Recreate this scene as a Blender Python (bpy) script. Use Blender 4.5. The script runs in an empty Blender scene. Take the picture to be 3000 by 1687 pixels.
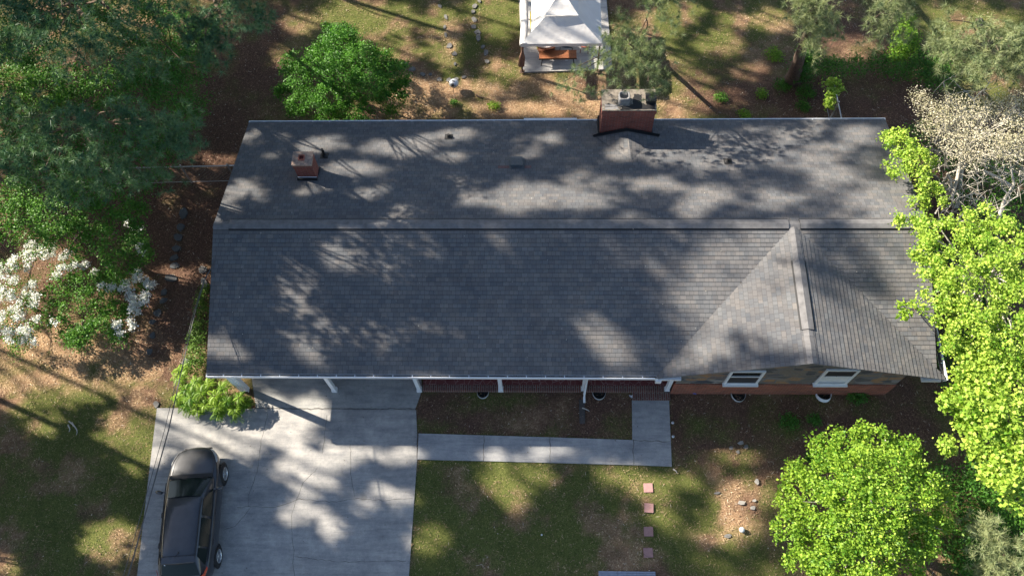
import bpy, math, random
import numpy as np
from mathutils import Vector, Matrix
R = math.radians
rng = np.random.default_rng(11); random.seed(11)
SC = bpy.context.scene; COL = SC.collection

# ------------------------------------------------------------------ camera, sky, sun, exposure
F_PX, PITCH, YAW, ROLL = 2494.111, 1.1446887, -0.0723674, -0.0647720
CAM = np.array([10.642425, -8.551888, 28.587908])
_d = np.array([math.sin(YAW)*math.cos(PITCH), math.cos(YAW)*math.cos(PITCH), -math.sin(PITCH)])
_r0 = np.array([math.cos(YAW), -math.sin(YAW), 0.0]); _u0 = np.cross(_r0, _d)
_r = math.cos(ROLL)*_r0 + math.sin(ROLL)*_u0
_u = -math.sin(ROLL)*_r0 + math.cos(ROLL)*_u0
cd = bpy.data.cameras.new('camera'); cd.sensor_width = 36; cd.lens = F_PX/3000*36
cd.clip_start = 0.1; cd.clip_end = 2000
cam = bpy.data.objects.new('camera', cd); COL.objects.link(cam)
cam.matrix_world = Matrix([[_r[0], _u[0], -_d[0], CAM[0]], [_r[1], _u[1], -_d[1], CAM[1]], [_r[2], _u[2], -_d[2], CAM[2]], [0, 0, 0, 1]])
SC.camera = cam
SUNV = np.array([1.375, -0.555, -1.0])                 # the way the light travels
W = bpy.data.worlds.new("World"); SC.world = W; W.use_nodes = True
nt = W.node_tree; bg = nt.nodes['Background']
sky = nt.nodes.new('ShaderNodeTexSky'); sky.sky_type = 'NISHITA'; sky.sun_disc = False
sky.sun_elevation = R(34); sky.sun_rotation = math.atan2(-SUNV[0], -SUNV[1]) % (2*math.pi)
sky.air_density = 1.0; sky.dust_density = 1.0; sky.ozone_density = 1.0
nt.links.new(sky.outputs[0], bg.inputs[0]); bg.inputs[1].default_value = 0.07
sl = bpy.data.lights.new('sun', 'SUN'); sl.energy = 5.0; sl.angle = R(0.53); sl.color = (1.0, 0.90, 0.76)
so = bpy.data.objects.new('sun', sl); COL.objects.link(so); so.location = (-20, 8, 40)
so.rotation_euler = Vector(SUNV).to_track_quat('-Z', 'Y').to_euler()
SC.view_settings.view_transform = 'Standard'; SC.view_settings.look = 'None'
SC.view_settings.gamma = 1; SC.view_settings.exposure = 1.6

# ------------------------------------------------------------------ helpers
def at(px, py, z=0.0):
    """point at height z seen at photograph pixel (px, py)"""
    v = (px-1500)/F_PX*_r - (py-843.5)/F_PX*_u + _d
    return CAM + (z-CAM[2])/v[2]*v
def pix(P):
    v = np.atleast_2d(P)-CAM; z = v@_d
    return np.stack([1500+F_PX*(v@_r)/z, 843.5-F_PX*(v@_u)/z], 1)
def hitg(P):
    """where the sun carries a point down to z = 0"""
    P = np.atleast_2d(P); return P[:, :2]+P[:, 2:3]*np.array([[1.375, -0.555]])

def tag(o, label=None, cat=None, group=None, kind=None):
    if label: o['label'] = label
    if cat: o['category'] = cat
    if group: o['group'] = group
    if kind: o['kind'] = kind
    return o
def empty(name, loc, rz=0.0, label=None, cat=None, group=None):
    o = bpy.data.objects.new(name, None); COL.objects.link(o); o.empty_display_size = 0.2
    o.location = [float(c) for c in loc]; o.rotation_euler = (0, 0, rz)
    return tag(o, label, cat, group)
def link(name, me, mats, parent):
    for m in (mats if isinstance(mats, (list, tuple)) else [mats]): me.materials.append(m)
    o = bpy.data.objects.new(name, me); COL.objects.link(o)
    if parent is not None: o.parent = parent
    return o
def np_mesh(name, V, Fc, mats, parent=None, tint=None, uv=None, smooth=False, local=False, attr='tint'):
    """V (n,3); Fc (m,k) one face size; tint (n,) or (n,3)"""
    V = np.asarray(V, np.float32)
    if parent is not None and not local: V = V-np.array(parent.location, np.float32)
    me = bpy.data.meshes.new(name); Fc = np.asarray(Fc, np.int32); m, k = Fc.shape
    me.vertices.add(len(V)); me.vertices.foreach_set('co', V.ravel())
    me.loops.add(m*k); me.loops.foreach_set('vertex_index', Fc.ravel())
    me.polygons.add(m); me.polygons.foreach_set('loop_start', np.arange(m, dtype=np.int32)*k)
    me.polygons.foreach_set('loop_total', np.full(m, k, np.int32))
    if smooth: me.polygons.foreach_set('use_smooth', np.ones(m, bool))
    if tint is not None:
        tint = np.asarray(tint, np.float32)
        a = me.color_attributes.new(attr, 'FLOAT_COLOR', 'POINT')
        c = np.ones((len(V), 4), np.float32)
        if tint.ndim == 1: c[:, :3] = tint[:, None]
        else: c[:, :tint.shape[1]] = tint
        a.data.foreach_set('color', c.ravel())
    if uv is not None:
        l = me.uv_layers.new(name='UVMap'); l.data.foreach_set('uv', np.asarray(uv, np.float32)[Fc.ravel()].ravel())
    me.update(); me.validate()
    return link(name, me, mats, parent)

class MB:
    """gathers polygons, boxes, tubes and lathes into one mesh"""
    def __init__(s): s.v = []; s.f = []; s.m = []; s.uv = {}; s.sm = []
    def poly(s, pts, m=0, uv=None, smooth=False):
        i = len(s.v); s.v += [tuple(map(float, p)) for p in pts]
        s.f.append(list(range(i, i+len(pts)))); s.m.append(m); s.sm.append(smooth)
        if uv is not None: s.uv[len(s.f)-1] = uv
    def grid(s, rows, m=0, smooth=True, closed=False):
        n = len(rows[0]); i = len(s.v)
        for r in rows: s.v += [tuple(map(float, p)) for p in r]
        for a in range(len(rows)-1):
            for b in range(n if closed else n-1):
                c = (b+1) % n
                s.f.append([i+a*n+b, i+a*n+c, i+(a+1)*n+c, i+(a+1)*n+b]); s.m.append(m); s.sm.append(smooth)
    def box(s, x0, x1, y0, y1, z0, z1, m=0, M=None):
        c = [(x, y, z) for z in (z0, z1) for (x, y) in ((x0, y0), (x1, y0), (x1, y1), (x0, y1))]
        if M is not None: c = [tuple(M @ Vector(p)) for p in c]
        for q in ((3, 2, 1, 0), (4, 5, 6, 7), (0, 1, 5, 4), (1, 2, 6, 5), (2, 3, 7, 6), (3, 0, 4, 7)):
            s.poly([c[k] for k in q], m)
    def bar(s, a, b, w, h, m=0):
        a = Vector(a); b = Vector(b); d = b-a; q = d.to_track_quat('Y', 'Z').to_matrix().to_4x4()
        s.box(-w/2, w/2, 0, d.length, -h/2, h/2, m, Matrix.Translation(a) @ q)
    def tube(s, pts, rad, n=8, m=0, cap=True):
        pts = [Vector(p) for p in pts]; rows = []
        if not hasattr(rad, '__len__'): rad = [rad]*len(pts)
        rad = [float(q) for q in rad]
        for k, p in enumerate(pts):
            d = (pts[min(k+1, len(pts)-1)]-pts[max(k-1, 0)])
            if d.length < 1e-9: d = Vector((0, 0, 1))
            d.normalize(); x = d.cross(Vector((0.31, 0.17, 0.93)) if abs(d.z) < .9 else Vector((1, 0.1, 0))).normalized(); y = d.cross(x)
            rows.append([p+rad[k]*(math.cos(t)*x+math.sin(t)*y) for t in [2*math.pi*j/n for j in range(n)]])
        s.grid(rows, m, True, True)
        if cap: s.poly(rows[0][::-1], m); s.poly(rows[-1], m)
    def lathe(s, prof, n=20, m=0, M=None, smooth=True):
        rows = [[(r*math.cos(2*math.pi*j/n), r*math.sin(2*math.pi*j/n), z) for j in range(n)] for r, z in prof]
        if M is not None: rows = [[tuple(M @ Vector(p)) for p in r] for r in rows]
        s.grid(rows, m, smooth, True)
    def prism(s, poly, z0, z1, m=0):
        n = len(poly)
        s.poly([(x, y, z1) for x, y in poly], m); s.poly([(x, y, z0) for x, y in poly][::-1], m)
        for k in range(n):
            a, b = poly[k], poly[(k+1) % n]
            s.poly([(a[0], a[1], z0), (b[0], b[1], z0), (b[0], b[1], z1), (a[0], a[1], z1)], m)
    def build(s, name, mats, parent=None, local=False, bevel=0.0, subsurf=0):
        V = np.array(s.v, np.float32)
        off = np.array(parent.location, np.float32) if (parent is not None and not local) else np.zeros(3, np.float32)
        me = bpy.data.meshes.new(name); me.from_pydata([tuple(p) for p in V-off], [], s.f)
        me.polygons.foreach_set('material_index', s.m); me.polygons.foreach_set('use_smooth', s.sm)
        l = me.uv_layers.new(name='UVMap'); uvs = np.zeros((len(me.loops), 2), np.float32)
        for p in me.polygons:
            if p.index in s.uv:
                for k, li in enumerate(p.loop_indices): uvs[li] = s.uv[p.index][k]
            else:
                n = p.normal; ax = max(range(3), key=lambda k: abs(n[k]))
                ii = ((1, 2), (0, 2), (0, 1))[ax]
                for k, li in enumerate(p.loop_indices):
                    q = V[s.f[p.index][k]]; uvs[li] = (q[ii[0]], q[ii[1]])
        l.data.foreach_set('uv', uvs.ravel()); me.update()
        o = link(name, me, mats, parent)
        if bevel: b = o.modifiers.new('bevel', 'BEVEL'); b.width = bevel; b.segments = 2; b.limit_method = 'ANGLE'
        if subsurf: b = o.modifiers.new('subsurf', 'SUBSURF'); b.levels = subsurf; b.render_levels = subsurf
        return o

def vnoise(x, y, seed=0):
    xi = np.floor(x).astype(np.int64); yi = np.floor(y).astype(np.int64); fx = x-xi; fy = y-yi
    def h(a, b):
        n = (a*374761393+b*668265263+seed*974634777) & 0x7fffffff
        n = ((n ^ (n >> 13))*1274126177) & 0x7fffffff
        return ((n ^ (n >> 16)) & 0xffff)/65535.0
    fx = fx*fx*(3-2*fx); fy = fy*fy*(3-2*fy)
    return (h(xi, yi)*(1-fx)+h(xi+1, yi)*fx)*(1-fy)+(h(xi, yi+1)*(1-fx)+h(xi+1, yi+1)*fx)*fy
def fbm(x, y, seed=0, o=4):
    s = 0; a = 1; t = 0
    for k in range(o): s = s+a*vnoise(x*2**k, y*2**k, seed+k*7); t += a; a *= .55
    return s/t

# ------------------------------------------------------------------ materials
def M(name):
    m = bpy.data.materials.new(name); m.use_nodes = True
    return m, m.node_tree, m.node_tree.nodes['Principled BSDF']
def N(t, typ, **kw):
    n = t.nodes.new(typ)
    for k, v in kw.items():
        if k in n.inputs: n.inputs[k].default_value = v
        else: setattr(n, k, v)
    return n
def ramp(t, fac, stops):
    r = t.nodes.new('ShaderNodeValToRGB'); e = r.color_ramp.elements
    while len(e) < len(stops): e.new(0.5)
    for k, (p, c) in enumerate(stops): e[k].position = p; e[k].color = (*c, 1)
    t.links.new(fac, r.inputs[0]); return r.outputs[0]
def mixc(t, fac, a, b, mode='MIX'):
    n = t.nodes.new('ShaderNodeMix'); n.data_type = 'RGBA'; n.blend_type = mode
    for i, x in ((0, fac), (6, a), (7, b)):
        if hasattr(x, 'links') or isinstance(x, bpy.types.NodeSocket): t.links.new(x, n.inputs[i])
        else: n.inputs[i].default_value = x if i == 0 else (*x, 1)
    return n.outputs[2]
def noise(t, scale, detail=4, vec=None, rough=.6):
    n = N(t, 'ShaderNodeTexNoise', Scale=scale, Detail=detail, Roughness=rough)
    if vec is None: vec = N(t, 'ShaderNodeNewGeometry').outputs['Position']
    t.links.new(vec, n.inputs['Vector']); return n.outputs['Fac']
def bump(t, b, h, strength=.3, dist=.01):
    n = N(t, 'ShaderNodeBump', Strength=strength, Distance=dist); t.links.new(h, n.inputs['Height']); t.links.new(n.outputs[0], b.inputs['Normal'])

def plain(name, col, rough=.6, var=.12, scale=6, metallic=0.0, coat=0.0):
    m, t, b = M(name)
    f = noise(t, scale, 5)
    c = ramp(t, f, [(.3, tuple(x*(1-var) for x in col)), (.7, tuple(min(1, x*(1+var)) for x in col))])
    t.links.new(c, b.inputs['Base Color']); b.inputs['Roughness'].default_value = rough; b.inputs['Metallic'].default_value = metallic
    if coat: b.inputs['Coat Weight'].default_value = coat; b.inputs['Coat Roughness'].default_value = .05
    return m

def shingle_mat():
    m, t, b = M('shingle')
    uv = N(t, 'ShaderNodeUVMap').outputs[0]
    br = N(t, 'ShaderNodeTexBrick'); br.offset = .37; br.offset_frequency = 2; br.squash = .72; br.squash_frequency = 3
    for k, v in dict(Scale=1.0, **{'Mortar Size': .005, 'Mortar Smooth': .1, 'Bias': -.1, 'Brick Width': .2, 'Row Height': .142}).items(): br.inputs[k].default_value = v
    br.inputs['Color1'].default_value = (.115, .117, .122, 1); br.inputs['Color2'].default_value = (.160, .159, .159, 1); br.inputs['Mortar'].default_value = (.066, .067, .070, 1)
    t.links.new(uv, br.inputs['Vector'])
    br2 = N(t, 'ShaderNodeTexBrick'); br2.offset = .61; br2.offset_frequency = 3
    for k, v in dict(Scale=1.0, **{'Mortar Size': 0.0, 'Brick Width': .29, 'Row Height': .142}).items(): br2.inputs[k].default_value = v
    br2.inputs['Color1'].default_value = (1.13, 1.06, 1.0, 1); br2.inputs['Color2'].default_value = (.90, .95, 1.0, 1)
    t.links.new(uv, br2.inputs['Vector'])
    c = mixc(t, .8, br.outputs['Color'], br2.outputs['Color'], 'MULTIPLY')
    g = ramp(t, noise(t, 90, 2), [(.3, (.78, .78, .78)), (.7, (1.2, 1.2, 1.2))])
    c = mixc(t, .6, c, g, 'MULTIPLY')
    w = ramp(t, noise(t, .55, 6, rough=.7), [(.3, (.78, .79, .82)), (.7, (1.14, 1.12, 1.08))])
    c = mixc(t, 1.0, c, w, 'MULTIPLY')
    t.links.new(c, b.inputs['Base Color']); b.inputs['Roughness'].default_value = .9
    b.inputs['Specular IOR Level'].default_value = .25
    bump(t, b, noise(t, 120, 2), .35, .006)
    return m

def brick_mat(name, c1, c2, mort, bw=.21, rh=.075, ms=.008, rot=False):
    m, t, b = M(name)
    uv = N(t, 'ShaderNodeUVMap').outputs[0]
    if rot:
        mp = N(t, 'ShaderNodeMapping'); mp.inputs['Rotation'].default_value = (0, 0, R(90)); t.links.new(uv, mp.inputs[0]); uv = mp.outputs[0]
    br = N(t, 'ShaderNodeTexBrick')
    for k, v in dict(Scale=1.0, **{'Mortar Size': ms, 'Mortar Smooth': .15, 'Bias': -.1, 'Brick Width': bw, 'Row Height': rh}).items(): br.inputs[k].default_value = v
    br.inputs['Color1'].default_value = (*c1, 1); br.inputs['Color2'].default_value = (*c2, 1); br.inputs['Mortar'].default_value = (*mort, 1)
    t.links.new(uv, br.inputs['Vector'])
    w = ramp(t, noise(t, 2.2, 6), [(.3, (.72, .72, .72)), (.7, (1.15, 1.12, 1.1))])
    c = mixc(t, 1.0, br.outputs['Color'], w, 'MULTIPLY')
    t.links.new(c, b.inputs['Base Color']); b.inputs['Roughness'].default_value = .88
    bump(t, b, br.outputs['Fac'], -.5, .008)
    return m

def stone_mat():
    m, t, b = M('fieldstone')
    uv = N(t, 'ShaderNodeUVMap').outputs[0]
    mp = N(t, 'ShaderNodeMapping'); mp.inputs['Scale'].default_value = (2.7, 6.2, 1); t.links.new(uv, mp.inputs[0])
    nz = N(t, 'ShaderNodeTexNoise', Scale=2.0, Detail=2); t.links.new(mp.outputs[0], nz.inputs['Vector'])
    vv = mixc(t, .18, mp.outputs[0], nz.outputs['Color'])
    v1 = N(t, 'ShaderNodeTexVoronoi', Scale=1.0); t.links.new(vv, v1.inputs['Vector'])
    v2 = N(t, 'ShaderNodeTexVoronoi', Scale=1.0); v2.feature = 'DISTANCE_TO_EDGE'; t.links.new(vv, v2.inputs['Vector'])
    sep = N(t, 'ShaderNodeSeparateColor'); t.links.new(v1.outputs['Color'], sep.inputs[0])
    c = ramp(t, sep.outputs[0], [(0, (.05, .055, .07)), (.25, (.12, .115, .11)), (.5, (.22, .18, .14)), (.72, (.34, .19, .09)), (.85, (.10, .10, .12)), (1, (.33, .31, .29))])
    c = mixc(t, .6, c, ramp(t, noise(t, 14, 5), [(.3, (.7, .7, .7)), (.7, (1.2, 1.2, 1.2))]), 'MULTIPLY')
    e = ramp(t, v2.outputs['Distance'], [(.02, (0, 0, 0)), (.07, (1, 1, 1))])
    c = mixc(t, e, (.16, .155, .15), c)
    t.links.new(c, b.inputs['Base Color']); b.inputs['Roughness'].default_value = .85
    bump(t, b, e, .6, .02)
    return m

def concrete_mat(name, lo, hi, stain=.55):
    m, t, b = M(name)
    c = ramp(t, noise(t, .55, 8, rough=.65), [(.3, lo), (.7, hi)])
    c = mixc(t, stain, c, ramp(t, noise(t, 2.3, 8, rough=.75), [(.32, (.66, .68, .72)), (.62, (1.08, 1.07, 1.05))]), 'MULTIPLY')
    c = mixc(t, .7, c, ramp(t, noise(t, 38, 4), [(.25, (.82, .82, .82)), (.75, (1.12, 1.12, 1.12))]), 'MULTIPLY')
    mp = N(t, 'ShaderNodeMapping'); mp.inputs['Scale'].default_value = (.45, 3.2, 1); gp = N(t, 'ShaderNodeNewGeometry'); t.links.new(gp.outputs['Position'], mp.inputs[0])
    c = mixc(t, .6, c, ramp(t, noise(t, 1.5, 6, mp.outputs[0], .7), [(.36, (.60, .61, .64)), (.56, (1.06, 1.05, 1.03))]), 'MULTIPLY')
    c = mixc(t, .8, c, ramp(t, noise(t, 1.15, 2), [(.66, (1, 1, 1)), (.74, (.68, .67, .66))]), 'MULTIPLY')
    sp = ramp(t, noise(t, 9, 3), [(.63, (1, 1, 1)), (.72, (.72, .71, .68))])
    c = mixc(t, .5, c, sp, 'MULTIPLY')
    t.links.new(c, b.inputs['Base Color']); b.inputs['Roughness'].default_value = .85
    bump(t, b, noise(t, 60, 4), .25, .006)
    return m

def leaf_mat(name, c0, c1, trans=.35, rough=.5):
    m, t, b = M(name)
    a = N(t, 'ShaderNodeVertexColor'); a.layer_name = 'tint'
    c = ramp(t, a.outputs[0], [(0, c0), (1, c1)])
    t.links.new(c, b.inputs['Base Color']); b.inputs['Roughness'].default_value = rough; b.inputs['Specular IOR Level'].default_value = .3
    tr = N(t, 'ShaderNodeBsdfTranslucent'); c2 = mixc(t, 1.0, c, (1.1, 1.15, .55), 'MULTIPLY'); t.links.new(c2, tr.inputs[0])
    mx = N(t, 'ShaderNodeMixShader'); mx.inputs[0].default_value = trans
    t.links.new(b.outputs[0], mx.inputs[1]); t.links.new(tr.outputs[0], mx.inputs[2])
    t.links.new(mx.outputs[0], t.nodes['Material Output'].inputs[0])
    return m
def rgb_mat(name, rough=.8, trans=0.0):
    """colour carried by the mesh's own 'tint' (one colour per leaf, straw or blade)"""
    m, t, b = M(name)
    a = N(t, 'ShaderNodeVertexColor'); a.layer_name = 'tint'
    t.links.new(a.outputs[0], b.inputs['Base Color']); b.inputs['Roughness'].default_value = rough; b.inputs['Specular IOR Level'].default_value = .2
    if trans:
        tr = N(t, 'ShaderNodeBsdfTranslucent'); t.links.new(a.outputs[0], tr.inputs[0])
        mx = N(t, 'ShaderNodeMixShader'); mx.inputs[0].default_value = trans
        t.links.new(b.outputs[0], mx.inputs[1]); t.links.new(tr.outputs[0], mx.inputs[2])
        t.links.new(mx.outputs[0], t.nodes['Material Output'].inputs[0])
    return m
def glass_mat(name, col=(.012, .015, .017), rough=.06):
    m, t, b = M(name); b.inputs['Base Color'].default_value = (*col, 1); b.inputs['Roughness'].default_value = rough
    b.inputs['Specular IOR Level'].default_value = .32; return m

SHINGLE = shingle_mat()
CAPM = plain('ridge_shingle', (.15, .147, .148), .9, .25, 5)
BLACK = plain('black_tar_and_gap', (.012, .012, .013), .6, .3, 20)
WHITE = plain('white_paint', (.74, .76, .78), .45, .05, 3)
GUTTER_IN = plain('gutter_trough', (.06, .06, .065), .7, .4, 9)
BRICK = brick_mat('red_brick', (.23, .052, .034), (.125, .032, .024), (.18, .115, .095))
BRICK_WALL = brick_mat('wall_brick', (.32, .085, .045), (.17, .05, .032), (.30, .2, .15))
ROWLOCK = brick_mat('rowlock_brick', (.16, .06, .045), (.10, .045, .04), (.24, .21, .18), .36, .075, .010, True)
STONE = stone_mat()
def porch_mat():
    m, t, b = M('red_flagstone')
    uv = N(t, 'ShaderNodeUVMap').outputs[0]
    v2 = N(t, 'ShaderNodeTexVoronoi', Scale=4.2); v2.feature = 'DISTANCE_TO_EDGE'; t.links.new(uv, v2.inputs['Vector'])
    e = ramp(t, v2.outputs['Distance'], [(.012, (0, 0, 0)), (.03, (1, 1, 1))])
    c = mixc(t, e, (.34, .22, .2), ramp(t, noise(t, 5, 4), [(.3, (.13, .03, .03)), (.7, (.18, .05, .045))]))
    t.links.new(c, b.inputs['Base Color']); b.inputs['Roughness'].default_value = .6; return m
PORCH = porch_mat()
DRIVE = concrete_mat('driveway_concrete', (.26, .26, .255), (.43, .415, .39), .9)
SLAB = concrete_mat('carport_concrete', (.27, .275, .265), (.40, .395, .375), .7)
WALKM = concrete_mat('walkway_concrete', (.29, .295, .30), (.42, .42, .415), .75)
PADM = concrete_mat('patio_concrete', (.38, .37, .36), (.52, .51, .49), .6)
CRACK = plain('crack_dirt', (.13, .125, .115), .95, .3, 12)
BARK = plain('pine_bark', (.11, .075, .055), .95, .45, 9)
BARK_GREY = plain('grey_bark', (.44, .41, .35), .95, .3, 12)
METAL = plain('galvanised_steel', (.42, .44, .46), .4, .15, 20, .7)
DULLMET = plain('dull_steel', (.16, .165, .165), .6, .2, 20, .3)
DARKMET = plain('dark_metal', (.03, .03, .032), .5, .2, 15)
GREYVENT = plain('grey_vent_paint', (.08, .09, .10), .6, .15, 12)
CLAY = plain('clay_flue', (.3, .1, .07), .8, .2, 15)
MORTAR = plain('mortar_crown', (.19, .165, .135), .9, .5, 7)
REDSH = plain('reddish_shingle', (.15, .09, .085), .9, .25, 14)
GLASS = glass_mat('window_glass'); SCREEN = plain('window_screen', (.03, .03, .034), .6, .1, 30)
WOOD = plain('bench_wood', (.27, .10, .045), .5, .25, 7)
PINK = plain('pink_paver', (.36, .205, .19), .9, .12, 9)
FLAG = plain('grey_flagstone', (.155, .15, .14), .9, .3, 9)
FLAGD = plain('slate_flagstone', (.075, .08, .085), .9, .22, 6)

# ------------------------------------------------------------------ ground covers
def wpoly(px, z=0): return [tuple(at(a, b, z)[:2]) for a, b in px]
DRIVE_P = [(-2.69, -.24), (-2.50, -3.0), (-2.29, -5.85), (-2.0, -10.5), (6.5, -10.5), (6.53, -5.75), (6.57, -1.98), (6.52, -1.1), (6.43, -.26)]
SLAB_P = [(.82, -.25), (6.39, -.245), (6.47, .0), (6.55, .3), (6.60, .62), (6.55, .83), (6.55, 8.5), (.5, 8.5), (.5, .9)]
WALK_P = [(6.57, -1.09), (9.2, -1.15), (11.3, -1.2), (13.87, -1.27), (13.92, .12), (15.20, .12), (15.15, -2.16), (13.85, -2.12), (11.3, -2.07), (9.2, -2.03), (6.58, -1.985)]
PAD_P = [(9.99, 14.21), (13.75, 14.33), (13.6, 18.6), (9.81, 18.5)]
HOUSE_P = [(.3, .35), (23.2, .35), (23.2, 9.6), (.3, 9.6)]
def inside(x, y, poly):
    r = np.zeros(np.shape(x), bool); n = len(poly)
    for k in range(n):
        (x0, y0), (x1, y1) = poly[k], poly[(k+1) % n]
        c = ((y0 > y) != (y1 > y)) & (x < (x1-x0)*(y-y0)/(y1-y0+1e-12)+x0); r ^= c
    return r
# photograph pixel, radii in metres, amount of (grass, straw, litter)
ZONES = [
 (1080,60,2.4,2.2,'g',1.3),(1440,60,1.6,2.6,'g',1.5),(1450,150,1.2,1.0,'g',1.2),(1250,130,1.6,1.2,'g',.9),(1330,60,.5,1.5,'s',.9),(1310,150,.4,.6,'s',.7),
 (1250,280,2.2,.8,'s',1.6),(1500,265,1.8,.9,'s',1.8),(1700,310,1.8,.7,'s',2.0),(1960,310,.6,.5,'s',1.2),(1350,220,1.4,.5,'g',.8),
 (820,60,1.6,1.4,'l',1.2),(740,200,1.2,1.8,'l',1.6),(640,400,1.2,2.2,'l',2.2),(520,700,1.4,3.2,'l',2.4),(540,950,1.0,1.8,'l',1.8),(330,520,3.0,4.0,'l',1.5),(900,90,1.2,1.0,'s',.4),
 (2000,150,1.2,2.0,'g',1.2),(1990,60,1.0,1.2,'g',1.0),(2120,60,1.6,1.4,'g',.9),(2150,230,1.6,1.1,'l',1.0),(2220,200,.8,.6,'s',1.0),(2130,300,1.2,.5,'l',1.2),(2330,290,1.3,.9,'l',1.7),(2500,100,1.6,1.4,'l',1.4),(2480,160,1.2,.6,'s',.5),(2250,100,.8,1.0,'s',.4),
 (2560,310,1.8,1.0,'l',1.6),(2800,40,3.0,1.4,'g',1.5),(2950,230,1.6,1.4,'g',1.4),(2060,240,.9,.9,'g',.8),
 (220,1070,2.4,.9,'s',2.2),(100,1020,1.6,.7,'s',1.6),(430,1050,1.1,1.0,'s',.9),(300,1150,2.0,1.0,'g',.7),(200,1220,1.6,.7,'s',.25),(120,1180,1.2,1.2,'g',1.2),(250,1350,2.4,1.8,'g',1.9),(120,1450,1.5,1.8,'g',1.0),(330,1600,2.2,1.2,'g',1.9),(220,1390,.9,.7,'s',.25),(450,1120,.5,.8,'s',.8),
 (1540,1215,3.9,.95,'l',1.5),(1290,1210,.7,.8,'l',1.2),(1560,1240,.9,.5,'s',1.5),(1400,1180,.5,.4,'g',.9),(1340,1190,.6,.4,'s',.8),(1480,1180,.5,.4,'g',1.1),(1800,1250,.4,.5,'g',.9),(1650,1200,.4,.4,'s',.6),(1250,1250,.3,.5,'g',.9),
 (1420,1500,2.4,2.0,'g',2.4),(1330,1400,1.6,1.0,'g',1.8),(1600,1400,1.6,1.0,'g',1.3),(1650,1580,1.4,.9,'g',.9),(1830,1410,.9,.5,'s',.5),(1740,1560,.8,.5,'s',.5),(1880,1480,1.3,1.2,'g',1.3),(1780,1480,1.4,1.0,'g',1.2),(1740,1600,1.2,.7,'g',.8),(1370,1430,.4,.6,'s',.6),(1560,1440,.5,.4,'s',.6),(1800,1650,1.2,.22,'s',1.0),(1480,1640,1.6,.6,'g',1.0),(1880,1540,.5,.5,'s',.5),
 (2150,1200,2.6,.8,'l',1.1),(2060,1250,.8,.5,'g',1.3),(2330,1270,.9,.5,'g',1.2),(2560,1180,.8,.5,'g',.9),(2200,1200,.5,.4,'g',.9),(2450,1200,.4,.3,'s',.7),(2140,1180,.5,.3,'s',.5),(2620,1280,.7,.5,'g',.9),(2500,1250,2.6,1.0,'l',1.4),(2640,1190,1.4,1.2,'l',1.2),(2080,1290,1.3,.6,'l',1.2),(2100,1360,1.2,.6,'g',1.0),(2200,1380,1.0,.8,'g',.6),(2130,1430,.7,.5,'s',1.0),(2120,1530,1.0,.6,'s',1.1),(2050,1500,.8,.9,'g',.8),(2250,1480,.6,.8,'g',.8),(2180,1620,1.6,.7,'g',1.0),(2020,1620,.8,.7,'g',.9),(2500,1470,2.8,2.0,'l',.9),(2850,1450,2.2,2.4,'g',1.2),(2800,700,2.6,6.0,'l',1.6)]
ZW = [(*at(a, b)[:2], rx, ry, k, w) for a, b, rx, ry, k, w in ZONES]
def cover(x, y):
    """weights (grass, straw, litter) at ground points"""
    g = np.full(np.shape(x), .30); s = np.full(np.shape(x), .20); l = np.full(np.shape(x), .22)
    dx = (fbm(x*.9, y*.9, 3)-.5)*1.6; dy = (fbm(x*.9, y*.9, 9)-.5)*1.6
    for cx, cy, rx, ry, k, w in ZW:
        e = w*np.exp(-(((x+dx-cx)/rx)**2+((y+dy-cy)/ry)**2))
        if k == 'g': g = g+e
        elif k == 's': s = s+e
        else: l = l+e
    n1 = fbm(x*1.3, y*1.3, 21); n2 = fbm(x*1.7+9, y*1.7, 33); n3 = fbm(x*4, y*4, 41)
    g = g*np.clip((n1-.28)*3.6, .12, 2)*np.clip(.45+n3*1.1, 0, 2); s = s*np.clip((n2-.25)*3.2, .12, 2); l = l*np.clip(1.9-n1*1.8, .3, 2)
    j = .75+.5*fbm(x*7, y*7, 57, 2); g = g*j; e = 1.35; t = g**e+s**e+l**e+1e-6
    return g**e/t, s**e/t, l**e/t

def ground_mat():
    m, t, b = M('ground_cover')
    a = N(t, 'ShaderNodeVertexColor'); a.layer_name = 'cover'
    sep = N(t, 'ShaderNodeSeparateColor'); t.links.new(a.outputs[0], sep.inputs[0])
    fine = noise(t, 24, 6, rough=.75); mid = noise(t, 5, 5, rough=.7)
    gc = ramp(t, fine, [(.3, (.040, .052, .016)), (.5, (.105, .122, .034)), (.72, (.21, .20, .075))])
    sc = ramp(t, fine, [(.28, (.15, .083, .045)), (.5, (.34, .215, .125)), (.72, (.52, .375, .25))])
    lc = ramp(t, fine, [(.3, (.045, .027, .020)), (.52, (.118, .068, .050)), (.72, (.25, .155, .115))])
    c = mixc(t, sep.outputs[1], lc, sc); c = mixc(t, sep.outputs[0], c, gc)
    c = mixc(t, .6, c, ramp(t, mid, [(.3, (.72, .74, .7)), (.7, (1.2, 1.18, 1.15))]), 'MULTIPLY')
    t.links.new(c, b.inputs['Base Color']); b.inputs['Roughness'].default_value = 1.0; b.inputs['Specular IOR Level'].default_value = .1
    bump(t, b, noise(t, 35, 5, rough=.8), .9, .03)
    return m
def axis(a, b, step, far):
    core = np.arange(a, b+1e-6, step); out = []; d = step
    x = b
    while x < far: d *= 1.5; x += d; out.append(x)
    lo = []; d = step; x = a
    while x > -far: d *= 1.5; x -= d; lo.append(x)
    return np.concatenate([lo[::-1], core, out])
gx = axis(-15, 34, .13, 700); gy = axis(-10, 22, .13, 700)
X, Y = np.meshgrid(gx, gy); nx, ny = len(gx), len(gy)
cg, cs, cl = cover(X.ravel(), Y.ravel())
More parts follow.
